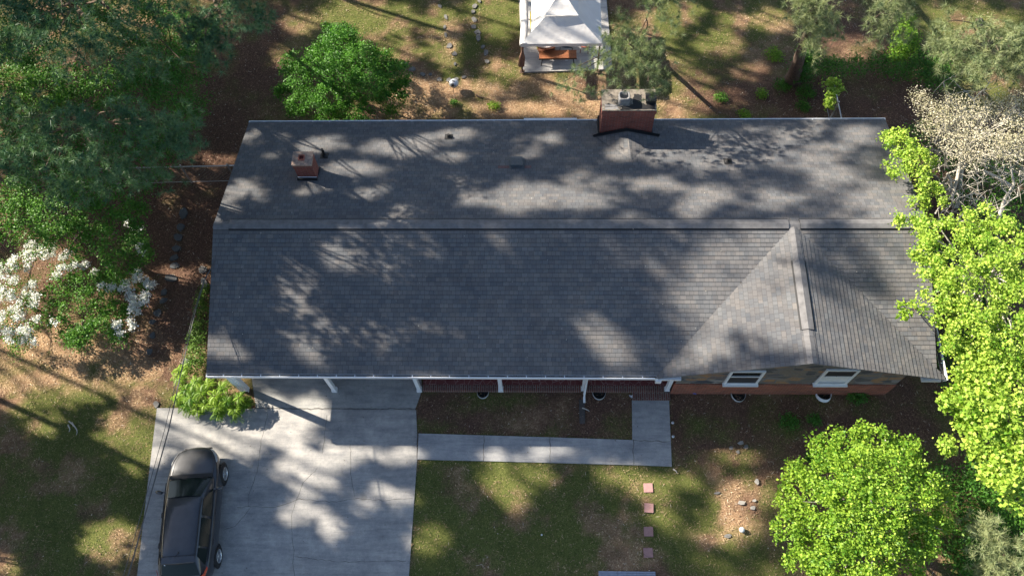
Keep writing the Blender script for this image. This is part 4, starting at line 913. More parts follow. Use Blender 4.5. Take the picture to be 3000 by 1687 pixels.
def lit_amount(P):
    g = hitg(P); out = np.zeros(len(P))
    wx = (fbm(g[:, 0]*.9, g[:, 1]*.9, 91)-.5)*1.3; wy = (fbm(g[:, 0]*.9+7, g[:, 1]*.9, 95)-.5)
    leafy = np.clip((fbm(g[:, 0]*1.0, g[:, 1]*1.7, 19, 3)-.30)*6, 0, 1)          # ragged, leafy edges to the gaps
    for cx, cy, rx, ry, gate in LITP:
        k = min(1, gate+.3)
        d = ((g[:, 0]+wx*k-cx)/rx)**2+((g[:, 1]+wy*k-cy)/ry)**2
        out = np.maximum(out, np.exp(-d**3*.5)*(1-gate*.7*(1-leafy))*(.74 if gate == 1.0 else 1))
    return out

def gap(P): return rng.random(len(P)) > lit_amount(P)*.85       # the crowns are open where the sun comes through

# ------------------------------------------------------------------ plants
def rot_basis(n):
    """n random frames whose third axis points mostly up; returns two in-plane axes and the normal"""
    z = rng.normal(0, .55, (n, 3)); z[:, 2] = np.abs(rng.normal(.9, .35, n)); z /= np.linalg.norm(z, axis=1)[:, None]
    a = rng.normal(0, 1, (n, 3)); x = np.cross(a, z); x /= np.linalg.norm(x, axis=1)[:, None]; y = np.cross(z, x)
    return x, y, z
def leaves_at(P, size, aspect=.6, spread=.45):
    """folded four-cornered leaves at points P -> verts, quads, owner index"""
    n = len(P); x, y, z = rot_basis(n); s = (size*rng.uniform(1-spread, 1+spread, n))[:, None]; w = s*aspect
    f = rng.uniform(.05, .3, n)[:, None]*w
    V = np.stack([P-x*s*.5, P+y*w*.5+z*f, P+x*s*.5-z*s*.12, P-y*w*.5+z*f], 1).reshape(-1, 3)
    Fc = np.arange(4*n).reshape(n, 4); return V, Fc, np.repeat(np.arange(n), 4)
def clusters(blobs, ntwig, per, jitter, shell=.55, flat=.7, clump=0):
    """points gathered in twig clusters inside ellipsoid blobs (x, y, z, r)"""
    B = np.array(blobs, float); w = B[:, 3]**2; pick = rng.choice(len(B), ntwig, p=w/w.sum()); b = B[pick]
    d = rng.normal(0, 1, (ntwig, 3)); d /= np.linalg.norm(d, axis=1)[:, None]; d[:, 2] = np.where(rng.random(ntwig) < .62, np.abs(d[:, 2]), d[:, 2])
    r = (shell+(1.08-shell)*rng.random(ntwig)**.8)[:, None]
    C = b[:, :3]+d*r*b[:, 3:4]*np.array([1, 1, flat])
    if clump:                                            # twigs drawn together into boughs
        hub = C[:max(4, int(ntwig/clump))]; i = np.array([np.argmin(((hub-c)**2).sum(1)) for c in C])
        sc = np.clip(b[:, 3:4], .2, .8); C = hub[i]+(C-hub[i])*.30+rng.normal(0, .10, (ntwig, 3))*sc*np.array([1.1, 1.1, .6])
    k = rng.integers(max(1, per//2), per*3//2+1, ntwig); own = np.repeat(np.arange(ntwig), k)
    P = C[own]+rng.normal(0, 1, (len(own), 3))*jitter*np.array([1, 1, .55]); return C, P, own
def px_blobs(L): return [(*at(a, b, z), r) for a, b, z, r in L]
def limbs(base, tips, r0, mat, parent, name='trunk', top=None, bend=.25, n_side=7, tipr=.012):
    """a tapered trunk with limbs curving out to the tips, one mesh"""
    b = MB(); base = np.array(base, float); tips = np.array(tips, float); c = tips.mean(0) if top is None else np.array(top, float)
    tr = []
    for t in np.linspace(0, 1, 9):
        q = base+(c-base)*t; q[:2] += np.sin(t*5+base[0])*.10*t*(1-t)*4*bend; tr.append(q)
    h = np.linalg.norm(c-base); b.tube(tr, [r0*(1.25 if k == 0 else 1)*(1-.78*k/8) for k in range(9)], n_side)
    for tip in tips:
        t0 = np.clip(.35+.5*rng.random(), 0, .9)
        if tip[2] < c[2]: t0 = np.clip((tip[2]-base[2])/(c[2]-base[2]+1e-6)-.25, .12, .85)
        s = base+(c-base)*t0; L = np.linalg.norm(tip-s); pts = []
        for t in np.linspace(0, 1, 6):
            q = s+(tip-s)*t; q[2] += np.sin(math.pi*t)*L*.08; q = q+rng.normal(0, .02*L, 3)*(0 < t < 1); pts.append(q)
        rr = max(.014, r0*(1-.78*t0)*.42); b.tube(pts, list(np.linspace(rr, tipr, 6)), 5)
    return b.build(name, mat, parent)

VIS = []                                                # crowns that the photograph shows in the sun
def broadleaf(name, label, cat, blobs, ntwig, per, size, mat, trunk=None, group=None, jitter=.13, shell=.5, aspect=.62, tint=(.15, .85), extra=None, bark=BARK, r0=.12, flat=.75, lit=0, ntips=14, part='crown', opened=False, clump=0):
    B = px_blobs(blobs); Bn = np.array(B)
    base = at(*trunk) if trunk else np.array([Bn[:, 0].mean(), Bn[:, 1].mean(), 0])
    root = empty(name, (base[0], base[1], -.03), 0, label, cat, group)
    C, P, own = clusters(B, ntwig, per, jitter, shell, flat, clump); P[:, 2] = np.maximum(P[:, 2], .03)
    if opened: f = gap(P); P, own = P[f], own[f]
    V, Fc, o = leaves_at(P, size, aspect)
    tw = rng.normal(.5*(tint[0]+tint[1]), (tint[1]-tint[0])*.28, len(C))+(fbm(C[:, 0]*1.1, C[:, 1]*1.1, 63)-.5)*.5; lf = rng.normal(0, (tint[1]-tint[0])*.22, len(P))
    np_mesh(part, V, Fc, mat, root, np.clip(tw[own][o]+lf[o], 0, 1))
    if r0: limbs((base[0], base[1], -.05), C[rng.choice(len(C), min(ntips, len(C)), False)], r0, bark, root, 'trunk' if cat == 'tree' else 'stem', top=(*Bn[:, :2].mean(0), Bn[:, 2].mean()))
    if lit: VIS.extend([(*q, lit) for q in B])
    if extra: extra(root, C)
    return root

LIME = leaf_mat('lime_leaf', (.12, .27, .016), (.51, .65, .11), .36)
LIME2 = leaf_mat('spring_leaf', (.085, .22, .014), (.37, .53, .06), .36)
GREEN = leaf_mat('green_leaf', (.030, .115, .013), (.13, .30, .034), .3)
DGREEN = leaf_mat('dark_leaf', (.03, .125, .016), (.11, .28, .035), .25)
TAN = leaf_mat('tan_leaf', (.34, .33, .19), (.74, .67, .53), .3)
PETAL = leaf_mat('white_petal', (.56, .58, .60), (.86, .86, .86), .25)
FERN = leaf_mat('fern_leaf', (.05, .15, .010), (.30, .46, .045), .35)

# right side: lime trees, tan tree, round tree
broadleaf('lime_tree', 'bright lime green tree leaning over the right roof edge near the ridge', 'tree',
 [(2630,425,4.4,.5),(2680,470,4.6,.5),(2640,500,4.4,.5),(2700,540,4.5,.5),(2740,580,4.4,.4),(2615,400,4.2,.4),(2690,590,4.2,.35),(2720,480,4.2,.4),(2660,440,4.6,.35)], 520, 8, .082, LIME, (2740, 520, 0), 'bright green trees right of the house', .08, clump=9, lit=.9, r0=.10)
broadleaf('lime_tree', 'large bright lime green tree covering the right end of the ridge', 'tree',
 [(2690,660,5,.55),(2660,640,4.8,.4),(2760,700,5.6,.7),(2700,730,5.2,.55),(2830,680,5.6,.6),(2900,650,5.6,.6),(2965,700,6,.7),(2740,810,5.6,.6),(2830,800,6.1,.7),(2920,800,6.2,.8),(2985,870,6,.8),(2740,900,5.4,.6),(2800,930,5.6,.6),(2880,940,5.8,.7),(2790,1010,5.2,.5),(2860,1030,5.2,.6),(2950,1000,5.6,.8),(2990,780,5.6,.7),(2720,780,5.2,.45),(2870,740,6.2,.6),(2780,860,5.7,.5)], 2700, 9, .076, LIME, (2920, 870, 0), 'bright green trees right of the house', .085, clump=17, tint=(0, 1.0), aspect=.7, bark=BARK_GREY, lit=.95, r0=.2, ntips=60)
broadleaf('lime_tree', 'bright green tree with broad leaves beyond the right front corner of the house', 'tree',
 [(2830,1080,5,.55),(2900,1080,5.2,.6),(2980,1100,5.2,.7),(2790,1170,4.6,.45),(2860,1190,5,.6),(2950,1210,5.2,.7),(2770,1185,4.4,.35),(2890,1290,4.8,.6),(2970,1330,4.8,.7),(2830,1250,4.3,.4),(2880,1370,4.2,.5),(2780,1320,3.2,.28),(2765,1300,3.2,.2),(2960,1420,4.4,.6)], 1500, 7, .106, LIME, (2970, 1210, 0), 'bright green trees right of the house', .11, clump=11, aspect=.85, lit=.95, r0=.16, ntips=20)
b = broadleaf('leaf_sprig', 'small green leafy sprig hanging over the right roof slope', 'sprig', [(2640,895,4.3,.13),(2672,895,4.3,.10),(2645,925,4.3,.14),(2660,912,4.35,.06)], 30, 5, .12, LIME2, (2760, 880, 0), None, .06, r0=.02, ntips=4)
broadleaf('round_green_tree', 'rounded green tree in the right front lawn', 'tree',
 [(2400,1330,3.2,.55),(2480,1310,3.4,.55),(2560,1300,3.4,.55),(2640,1330,3.4,.55),(2340,1400,3.0,.5),(2430,1400,3.8,.65),(2520,1380,4.1,.7),(2610,1390,4,.65),(2690,1400,3.5,.6),(2735,1440,3.2,.45),(2320,1470,3,.5),(2410,1480,3.8,.65),(2500,1470,4.3,.7),(2600,1480,4.3,.7),(2690,1490,3.8,.65),(2745,1520,3.2,.45),(2320,1560,2.9,.55),(2400,1570,3.5,.6),(2490,1560,4,.65),(2580,1570,4,.65),(2670,1570,3.7,.65),(2715,1600,3.1,.45),(2360,1650,2.9,.55),(2450,1650,3.4,.6),(2540,1650,3.6,.6),(2630,1640,3.3,.55),(2420,1700,2.8,.5),(2520,1710,3,.5)], 4300, 9, .082, LIME2, (2560, 1560, 0), 'bright green trees right of the house', .095, clump=13, tint=(.05, .9), lit=.6, r0=.16, shell=.6, ntips=36, bark=BARK_GREY)
def bare(root, C):
    b = MB(); base = np.array(root.location)
    for k in range(70):
        s = at(random.uniform(2700, 3010), random.uniform(300, 650), random.uniform(2.2, 3.4)); e = s+np.array([random.uniform(-1, 1), random.uniform(-.6, 1), random.uniform(.2, 1.1)])*random.uniform(.5, 1.2)
        pts = [s+(e-s)*t+rng.normal(0, .05, 3)*(t > 0) for t in np.linspace(0, 1, 6)]; b.tube(pts, list(np.linspace(.03, .006, 6)), 5)
        for j in range(9):
            q = pts[random.randint(1, 5)]; f = q+rng.normal(0, .3, 3)+np.array([0, 0, .1]); b.tube([q, (q+f)/2+rng.normal(0, .04, 3), f], [.010, .007, .003], 4)
    for ln in ([(2785,585),(2805,520),(2820,430),(2870,380)], [(2810,500),(2860,455),(2920,430),(3000,470)], [(2780,570),(2785,530),(2775,510),(2800,500)], [(2925,640),(2945,580),(2970,540),(2960,480)], [(2960,545),(2920,520),(2880,500)]):
        b.tube([at(x, y, 2.4+.5*i) for i, (x, y) in enumerate(ln)], [.075, .06, .045, .02][:len(ln)], 7)
    b.build('bare_branches', BARK_GREY, root)
broadleaf('tan_leaved_tree', 'tree with pale tan leaves and bare grey branches beside the right roof end', 'tree',
 [(2690,290,4.6,.35),(2720,330,4.6,.4),(2790,320,5,.5),(2850,370,5,.5),(2930,320,4.8,.5),(2970,390,5,.6),(2720,380,4.4,.4),(2800,420,4.7,.5),(2900,430,4.8,.5),(2985,300,4.4,.4),(2760,350,4.8,.4),(2860,310,4.8,.35),(2960,450,4.6,.5),(2830,470,4.2,.4)], 1500, 6, .046, TAN, (2800, 600, 0), None, .12, tint=(.05, .9), lit=.8, r0=.13, ntips=40, bark=BARK_GREY, extra=bare)
broadleaf('green_bush', 'green bush growing below the tan leaved tree', 'bush', [(2800,560,1.2,.7),(2900,520,1.3,.8),(2980,620,1.4,.8),(2880,620,1.2,.7),(2760,470,1,.5),(2960,540,1.4,.7),(2700,400,1.2,.6)], 500, 9, .09, GREEN, None, None, .14, r0=.05)
broadleaf('ivy_thicket', 'low green ivy thicket under the trees in the right front corner', 'thicket', [(2840,1460,.35,.7),(2900,1520,.4,.8),(2970,1480,.5,.8),(2840,1540,.3,.6),(2900,1600,.35,.7),(2980,1560,.5,.8),(2820,1620,.25,.6),(2870,1680,.3,.7),(2960,1660,.4,.8),(2760,1400,.2,.5),(2880,1400,.4,.7),(2980,1400,.5,.8)], 1500, 8, .08, GREEN, None, None, .13, r0=0, tint=(.05, .8), part='foliage')
broadleaf('ivy_thicket', 'dark green ivy in the deep shade beyond the right wall', 'thicket', [(2830,1000,.3,.8),(2800,1120,.3,.6),(2900,1000,.4,.9),(2760,1050,.2,.4),(2860,850,.3,1.0),(2760,760,.3,.8),(2950,1000,.3,1.0)], 700, 8, .08, DGREEN, None, None, .14, r0=0, part='foliage')
broadleaf('hedge', 'green hedge running along the right back boundary', 'hedge', [(2400,190,.6,.5),(2450,205,.55,.5),(2510,195,.6,.5),(2570,185,.6,.5),(2630,205,.7,.55),(2690,210,.8,.6),(2740,225,.8,.6),(2700,180,.8,.5),(2760,190,.7,.6),(2360,215,.5,.35)], 950, 9, .075, GREEN, None, None, .12, r0=0, tint=(.05, .75), part='foliage')
broadleaf('green_bush', 'bright green upright bush beyond the hedge at the top right', 'bush', [(2655,60,1.4,.35),(2650,95,1.3,.4),(2640,130,1.1,.4),(2665,140,1,.35),(2630,160,.9,.35),(2670,110,1.2,.3)], 420, 9, .075, LIME2, (2650, 140, 0), None, .1, tint=(.0, .6), r0=.04, lit=.5)
broadleaf('climbing_vine', 'lime green vine leaves climbing on the fence end behind the roof', 'vine', [(2425,250,1.1,.18),(2445,242,1.2,.16),(2435,275,1.1,.2),(2455,268,1.15,.14),(2428,300,.9,.16),(2465,260,1.1,.12),(2432,312,.7,.13)], 150, 6, .10, LIME, (2440, 300, 0), None, .07, r0=.02, lit=.9, part='foliage', ntips=8)
# left side: understorey, white flowering shrubs, back shrub
broadleaf('green_tree', 'large leafy green tree left of the house above the white blossoms', 'tree',
 [(60,640,4,.8),(170,620,4.3,.8),(120,710,4,.7),(270,640,4,.7),(350,610,3.8,.6),(50,580,4,.8),(300,700,3.6,.6),(400,690,3.2,.5),(230,560,4.2,.8),(20,700,3.6,.6),(210,700,3.8,.6),(400,620,3.2,.5),(330,760,2.6,.4),(360,800,2.2,.45),(420,740,2.4,.4)], 1700, 9, .075, GREEN, (230, 700, 0), None, .13, tint=(.1, .9), r0=.16, ntips=24, opened=True, clump=12)
broadleaf('understorey_tree', 'dense dark green tree between the pines at the upper left', 'tree',
 [(520,90,3.6,.9),(470,170,3.8,1),(550,200,3.4,.9),(500,280,3.6,.9),(570,310,2.6,.6),(430,260,3.8,.9),(600,90,3,.7),(430,60,3.6,.9),(540,360,2.6,.6),(580,150,2.8,.6)], 2000, 9, .07, DGREEN, (500, 220, 0), None, .13, tint=(.1, .9), r0=.14, opened=True)
broadleaf('understorey_tree', 'leafy green tree between the pines at the left edge', 'tree',
 [(60,230,4,.9),(140,260,4.2,.9),(220,240,4,.8),(290,280,4,.8),(40,300,3.6,.8),(350,250,4,.8),(180,310,3.6,.8),(20,180,4,.8),(120,180,3.8,.8)], 1500, 9, .08, GREEN, (160, 280, 0), None, .14, tint=(.05, .9), r0=.14, lit=.35, opened=True, clump=12)
broadleaf('understorey_tree', 'dark leafy undergrowth tree below the lower left pine', 'tree',
 [(60,420,2.6,.9),(160,440,2.6,.9),(280,420,2.6,.9),(380,400,2.6,.9),(460,460,2,.8),(100,520,2.6,.8),(220,520,2.6,.8),(340,520,2.4,.7),(440,540,1.8,.5),(60,100,2.6,1),(180,100,2.8,1),(300,80,2.8,1),(380,150,2.8,.9),(480,400,2.2,.7),(20,350,2.6,.8),(20,20,2.6,.9),(120,20,2.6,.9),(240,20,2.6,.9),(370,20,2.6,.9),(20,150,2.6,.9),(120,170,2.4,.9),(460,20,2.6,.8)], 3300, 8, .085, DGREEN, (260, 460, 0), None, .15, tint=(.0, .8), r0=.12)
broadleaf('green_shrub', 'mid green shrub between the two white flowering shrubs', 'shrub',
 [(190,840,1.3,.5),(250,880,1.3,.5),(170,930,1.2,.5),(280,950,1.1,.5),(230,980,1.1,.5),(310,880,1.2,.5),(130,890,1.2,.4),(270,820,1.4,.5),(340,930,.9,.5),(190,1000,.9,.4),(260,1000,.8,.4),(350,990,.7,.35),(220,780,1.3,.4)], 1000, 9, .07, GREEN, (240, 950, 0), None, .11, tint=(.1, 1.0), r0=.05, lit=.5, clump=12)
def petals(blobs, ntwig, per, size):
    def f(root, C):
        B = px_blobs(blobs); Cc, P, own = clusters(B, ntwig, per, .06, .75, .8, 9); V, Fc, o = leaves_at(P, size, .9); np_mesh('blossoms', V, Fc, PETAL, root, np.clip(rng.normal(.55, .3, len(P)), 0, 1)[o])
    return f
W1 = [(60,770,1.8,.42),(130,735,1.8,.42),(200,765,1.8,.35),(90,740,1.8,.35),(160,790,1.7,.32),(30,850,1.7,.5),(80,890,1.7,.4),(30,940,1.6,.45),(90,960,1.6,.38),(50,985,1.4,.35),(100,830,1.6,.25),(90,1000,1.3,.28),(20,790,1.7,.4),(120,865,1.5,.2),(160,945,1.4,.14)]
broadleaf('white_flowering_shrub', 'sunlit shrub covered in white blossoms at the left picture edge', 'shrub', [(a, c, z-.1, r*.9) for a, c, z, r in W1]+[(40, 1000, .8, .4), (60, 1020, .5, .35)], 480, 8, .06, GREEN, (70, 890, 0), 'white flowering shrubs left of the house', .09, r0=.05, lit=1.2, tint=(.3, 1), extra=petals(W1, 780, 9, .05))
W2 = [(250,785,1.6,.18),(270,800,1.5,.16),(300,830,1.5,.14),(330,838,1.5,.16),(370,840,1.5,.22),(400,810,1.5,.2),(440,830,1.3,.18),(420,870,1.3,.22),(385,880,1.3,.22),(395,900,1.2,.18),(340,960,1,.17),(375,945,1,.16),(350,975,.9,.15),(430,760,1.4,.1),(405,720,1.6,.12),(375,650,1.8,.12),(415,670,1.6,.10),(440,740,1.4,.10),(370,690,1.7,.07),(415,925,1.0,.08),(385,960,.9,.12)]
broadleaf('white_flowering_shrub', 'shaded shrub with bluish white blossoms beside the slate path', 'shrub', [(350,830,1.1,.4),(400,760,1.2,.35),(420,850,.9,.3),(360,920,.8,.35),(400,700,1.4,.35),(310,800,1.2,.3),(340,980,.6,.25),(400,900,.8,.25)], 520, 8, .06, DGREEN, (370, 850, 0), 'white flowering shrubs left of the house', .09, r0=.05, extra=petals(W2, 480, 8, .052))
broadleaf('round_shrub', 'big rounded green shrub behind the left half of the house', 'shrub',
 [(1000,130,2.5,.7),(940,180,2.4,.7),(1060,180,2.5,.7),(880,240,2,.6),(990,220,2.8,.8),(1080,250,2.5,.7),(1150,220,1.9,.6),(1140,290,1.7,.55),(960,290,2,.7),(1050,320,1.8,.6),(860,190,1.9,.5),(1010,110,2.2,.5),(1110,180,2.1,.5),(880,310,1.4,.55),(960,340,1.2,.5),(1180,260,1.4,.4),(830,260,1.3,.4),(970,100,2,.4)], 3800, 9, .07, leaf_mat('shrub_leaf', (.025, .11, .010), (.12, .31, .03), .33), (1000, 260, 0), None, .10, clump=14, tint=(.1, .9), r0=.08, lit=.9, shell=.65)
broadleaf('border_plants', 'low green plants growing along the left wall of the house', 'plants', [(600,850,.25,.2),(592,905,.3,.28),(585,955,.3,.3),(578,1000,.35,.35),(572,1045,.35,.35),(566,1075,.3,.3),(600,1060,.3,.2),(590,880,.3,.2)], 380, 9, .06, leaf_mat('border_leaf', (.04, .11, .01), (.17, .30, .045), .3), None, None, .08, r0=0, lit=.6, part='foliage')
# small weeds and sprouts on the ground
k = 0
for px, py, r, mt, lab in ((2310, 1235, .30, DGREEN, 'dark green weed patch below the two front windows'), (2180, 335, .22, LIME2, 'yellow green seedling at the back gutter, right of the chimney'), (2360, 270, .35, GREEN, 'low green weeds left of the fence end'), (2290, 250, .3, GREEN, 'low green weeds below the ivy covered trunk'), (2265, 160, .38, LIME2, 'light green weed clump left of the ivy covered trunk'),
                          (2110, 285, .25, GREEN, 'small weed clump on the leaf litter behind the chimney'), (2230, 275, .22, LIME2, 'bright small weed on the leaf litter behind the roof'), (2350, 310, .25, GREEN, 'green weeds against the back gutter near the fence'), (1330, 300, .12, GREEN, 'small weed on the straw behind the house'), (1445, 310, .2, LIME2, 'small grassy weed on the straw behind the house, nearer the door canopy'), (2385, 1228, .2, DGREEN, 'dark weed right of the larger weed patch below the windows'), (2510, 1160, .3, DGREEN, 'dark ground cover at the right front wall corner'), (2370, 1340, .15, GREEN, 'small weed at the edge of the rounded tree')):
    broadleaf('weed', lab, 'weed', [(px, py, .12, r), (px+r*40, py+r*20, .1, r*.6)], int(90*r/.25), 7, .055, mt, None, 'weeds around the house', .06, r0=0, flat=.35, part='foliage')
# lime fern shrub at the carport corner: rosettes of arching fronds
def fern_shrub():
    base = at(620, 1160); root = empty('fern_leaved_shrub', (base[0], base[1], 0), 0, 'lime green fern leaved shrub at the front left corner post', 'shrub')
    Vs, Fs, Ts, n0 = [], [], [], 0
    cen = [(530,1110,.9),(545,1140,.9),(520,1165,.7),(575,1120,1.0),(560,1165,.9),(545,1190,.6),(590,1150,1.0),(600,1185,.8),(630,1160,1.0),(640,1190,.8),(610,1125,.95),(665,1175,.9),(690,1190,.7),(700,1165,.8),(655,1140,.9),(720,1180,.55),(580,1200,.5),(640,1212,.5),(535,1085,.7),(690,1205,.5),(560,1200,.45)]
    for px, py, z in [(a+random.uniform(-9, 9)*k, b2_+random.uniform(-9, 9)*k, max(.35, z_-random.uniform(0, .22)*k)) for k in (0, 1, 1.3) for a, b2_, z_ in cen]:
        c = at(px, py, z); nf = random.randint(7, 10); tb = rng.uniform(.15, .85)
        for k in range(nf):
            a = 2*math.pi*k/nf+rng.uniform(-.3, .3); L = rng.uniform(.16, .36); el = rng.uniform(.1, 1.1)
            h = np.array([math.cos(a), math.sin(a), 0]); s = np.array([-math.sin(a), math.cos(a), 0]); tf = np.clip(tb+rng.normal(0, .18), 0, 1)
            for t in np.linspace(.15, 1, 8):
                p = c+h*L*t*math.cos(el*.6)+np.array([0, 0, L*(t*math.sin(el)-.75*t*t)])
                ll = L*.34*(1-abs(t-.45)*.9)
                for sg in (-1, 1):
                    d = (s*sg*.9+h*.45); e = p+d*ll+np.array([0, 0, -.03]); w = h*.011
                    Vs += [p-w, (p+e)/2-w*1.5+np.array([0, 0, .012]), e, (p+e)/2+w*1.5+np.array([0, 0, .012])]; Fs.append([n0, n0+1, n0+2, n0+3]); n0 += 4; Ts += [np.clip(tf+rng.normal(0, .08), 0, 1)]*4
    np_mesh('fronds', np.array(Vs), np.array(Fs), FERN, root, np.array(Ts))
    limbs((base[0], base[1], 0), [at(*q) for q in cen[::2]], .03, BARK, root, 'stem', top=(base[0], base[1], .6))
    for q in cen: VIS.append((*at(*q), .25, 1.0))
fern_shrub()

# ---- pines
for q in ((60,340,8.8,.35),(200,250,9,.3),(330,120,10,.3),(560,350,8,.25),(400,530,8,.3),(120,560,8,.4),(40,420,8.6,.35),(480,200,8.8,.25),(250,470,8.6,.25),(430,340,8.6,.25),(90,120,10,.4),(680,60,8.6,.3),(300,30,10,.3),(150,480,8.5,.3),(100,620,4.3,.6),(190,650,4.3,.5),(30,580,4.2,.5),(300,720,3.6,.3),(240,900,1.3,.5)):
    VIS.append((*at(*q[:3]), q[3], .8))
VIS.append((13.7, 9.4, 4.6, .8, 1.0)); VIS.append((11.0, 15.4, 2.4, 2.4, 1.0)); VIS.append((12.4, 14.6, 2.2, 2.0, 1.0)); VIS.append((*at(525, 1345, .85), .55, 1.0)); VIS.append((11.6, 14.3, .3, 1.0, .6))
NEEDLE = leaf_mat('pine_needle', (.036, .115, .066), (.17, .29, .13), .2, .45)
NEEDLEL = leaf_mat('pine_needle_pale', (.11, .175, .085), (.36, .39, .19), .2, .45)
def tufts(C, D, L, n, w, tint):
    """needle tufts: n narrow triangles fanning from each centre C around axis D"""
    m = len(C); C = np.repeat(C, n, 0); D = np.repeat(D, n, 0); k = m*n
    d = rng.normal(0, 1, (k, 3)); d /= np.linalg.norm(d, axis=1)[:, None]; d = d+D*.75; d /= np.linalg.norm(d, axis=1)[:, None]
    s = np.cross(d, rng.normal(0, 1, (k, 3))); s /= np.linalg.norm(s, axis=1)[:, None]
    l = (np.repeat(L, n)*rng.uniform(.7, 1.1, k))[:, None]
    tip = C+d*l; tip[:, 2] -= (l[:, 0]**2)*.55
    V = np.stack([C-s*w/2, C+s*w/2, tip], 1).reshape(-1, 3); T = np.repeat(np.clip(np.repeat(tint, n)+rng.normal(0, .12, k), 0, 1), 3)
    return V, np.arange(3*k).reshape(k, 3), T
def pine(name, label, blobs, ntuft, base, mat=NEEDLE, L=.235, n=36, w=.014, r0=.16, group=None, tint=.45, world=False, flat=.8, top=None, ntips=12, filt=False, lit=0, cones=0):
    B = blobs if world else px_blobs(blobs); Bn = np.array(B)
    root = empty(name, (base[0], base[1], -.03), 0, label, 'tree', group)
    C, P, own = clusters(B, max(3, ntuft//6), 6, .22, .25, flat)
    if filt is not False: P = P[filt(P)]
    top = (*Bn[:, :2].mean(0), Bn[:, 2].max()) if top is None else top
    ax = P-np.array([base[0]*.3+top[0]*.7, base[1]*.3+top[1]*.7, 0]); ax[:, 2] = np.linalg.norm(ax[:, :2], axis=1)*.6+.5; ax /= np.linalg.norm(ax, axis=1)[:, None]
    V, Fc, T = tufts(P, ax, L*rng.uniform(.8, 1.2, len(P)), n, w, np.clip(rng.normal(tint, .2, len(P)), 0, 1))
    np_mesh('crown', V, Fc, mat, root, T)
    tips = C[rng.choice(len(C), min(ntips, len(C)), False)] if filt is False else P[rng.choice(len(P), min(ntips, len(P)), False)]
    limbs((base[0], base[1], -.05), tips, r0, BARK, root, 'trunk', top=top)
    if lit: VIS.extend([(*q, lit) for q in B])
    return root
G1 = 'pines at the upper left'
pine('pine_tree', 'tall dark pine in the upper left corner', [(60,50,10,.7),(150,40,10,.7),(240,60,10.2,.7),(330,110,10,.7),(60,140,9.5,.7),(410,60,9.6,.6),(500,50,9.2,.6),(250,150,10,.7),(130,110,10,.8),(200,200,9.6,.5),(310,200,9.4,.5),(400,170,9.2,.5),(460,200,8.8,.4),(560,40,9,.5),(120,20,9.6,.8),(350,30,9.8,.7)], 760, at(240, 30, 0)+np.array([-1.5, 1.5, 0]), group=G1, filt=gap, r0=.2)
pine('pine_tree', 'dark pine with long needle tufts beside the left roof end', [(60,330,8.6,.6),(130,390,8.8,.6),(220,350,9,.6),(300,400,9,.6),(380,350,8.8,.55),(430,410,8.6,.5),(500,390,8.4,.45),(540,430,8.2,.4),(160,460,8.6,.6),(260,470,8.6,.6),(350,470,8.4,.55),(450,470,8,.5),(520,420,8.2,.4),(100,440,8.6,.6),(60,510,8,.6),(180,540,8,.5),(300,540,7.8,.5),(400,520,7.8,.45),(560,345,8,.25),(560,395,8,.28),(20,400,8.4,.6),(330,560,7.4,.4),(480,520,7.4,.4),(20,460,8.4,.5)], 950, at(220, 330, 0), group=G1, filt=gap, r0=.2, tint=.5)
pine('pine_tree', 'thin pine with open branches above the brown litter at the upper left', [(600,60,8.6,.45),(680,40,8.6,.45),(740,80,8.6,.35),(640,130,8.4,.4),(700,120,8.4,.4),(600,150,8.2,.35),(650,180,8,.3),(560,100,8.4,.4),(720,20,8.4,.4),(640,20,8.6,.4),(760,60,8.2,.25),(690,160,8,.25)], 300, at(640, 10, 0)+np.array([-.6, 1.2, 0]), group=G1, filt=gap, r0=.12, tint=.4)
pine('pine_tree', 'blue green pine in front of the gazebo beside the chimney', [(1700,205,5.6,.3),(1760,185,6,.4),(1820,165,6.2,.45),(1880,190,6.2,.4),(1720,260,5.6,.35),(1690,285,5.4,.22),(1780,240,6,.4),(1850,255,6,.35),(1915,230,6,.4),(1880,130,6.4,.45),(1800,120,6.2,.35),(1930,90,6.6,.4),(1960,40,6.8,.45),(1840,70,6.4,.35),(1900,30,6.8,.4),(1660,240,5.4,.18),(1930,180,6,.35),(1940,280,5.4,.25),(2010,8,6.6,.35),(1770,290,5.4,.2)], 430, at(1905, 150, 0), leaf_mat('pine_needle_olive', (.075, .145, .075), (.30, .34, .15), .2, .45), L=.23, group='pines behind the house', r0=.10, tint=.5, n=46, w=.008, lit=.35)
pine('pine_tree', 'narrow sunlit pine with an ivy covered trunk at the upper right', [(2380,20,6.2,.35),(2410,60,5.8,.32),(2370,90,5.2,.32),(2420,110,5,.3),(2375,140,4.2,.28),(2385,165,3.6,.24),(2350,30,6,.3),(2435,40,6,.3),(2360,60,5.6,.25),(2340,20,6,.2)], 260, at(2322, 235, 0), NEEDLEL, group='pines behind the house', r0=.30, tint=.6, top=at(2390, 20, 6.2), lit=.7)
broadleaf('trunk_ivy', 'dark green ivy climbing the trunk of the narrow sunlit pine', 'ivy', [(2345,205,.8,.35),(2355,180,1.5,.35),(2365,150,2.2,.3),(2335,225,.4,.3),(2375,165,1.8,.25)], 330, 8, .075, DGREEN, (2345, 215, 0), None, .09, r0=0, part='foliage')
pine('pine_tree', 'pale green pine branch hanging at the top edge left of the upright bush', [(2570,15,6,.3),(2610,45,6,.32),(2565,60,5.8,.28),(2615,95,5.6,.25),(2580,105,5.6,.25),(2640,15,6,.3),(2650,40,5.8,.2)], 190, at(2620, -60, 0), NEEDLEL, group='pines behind the house', r0=.11, tint=.55, lit=.7)
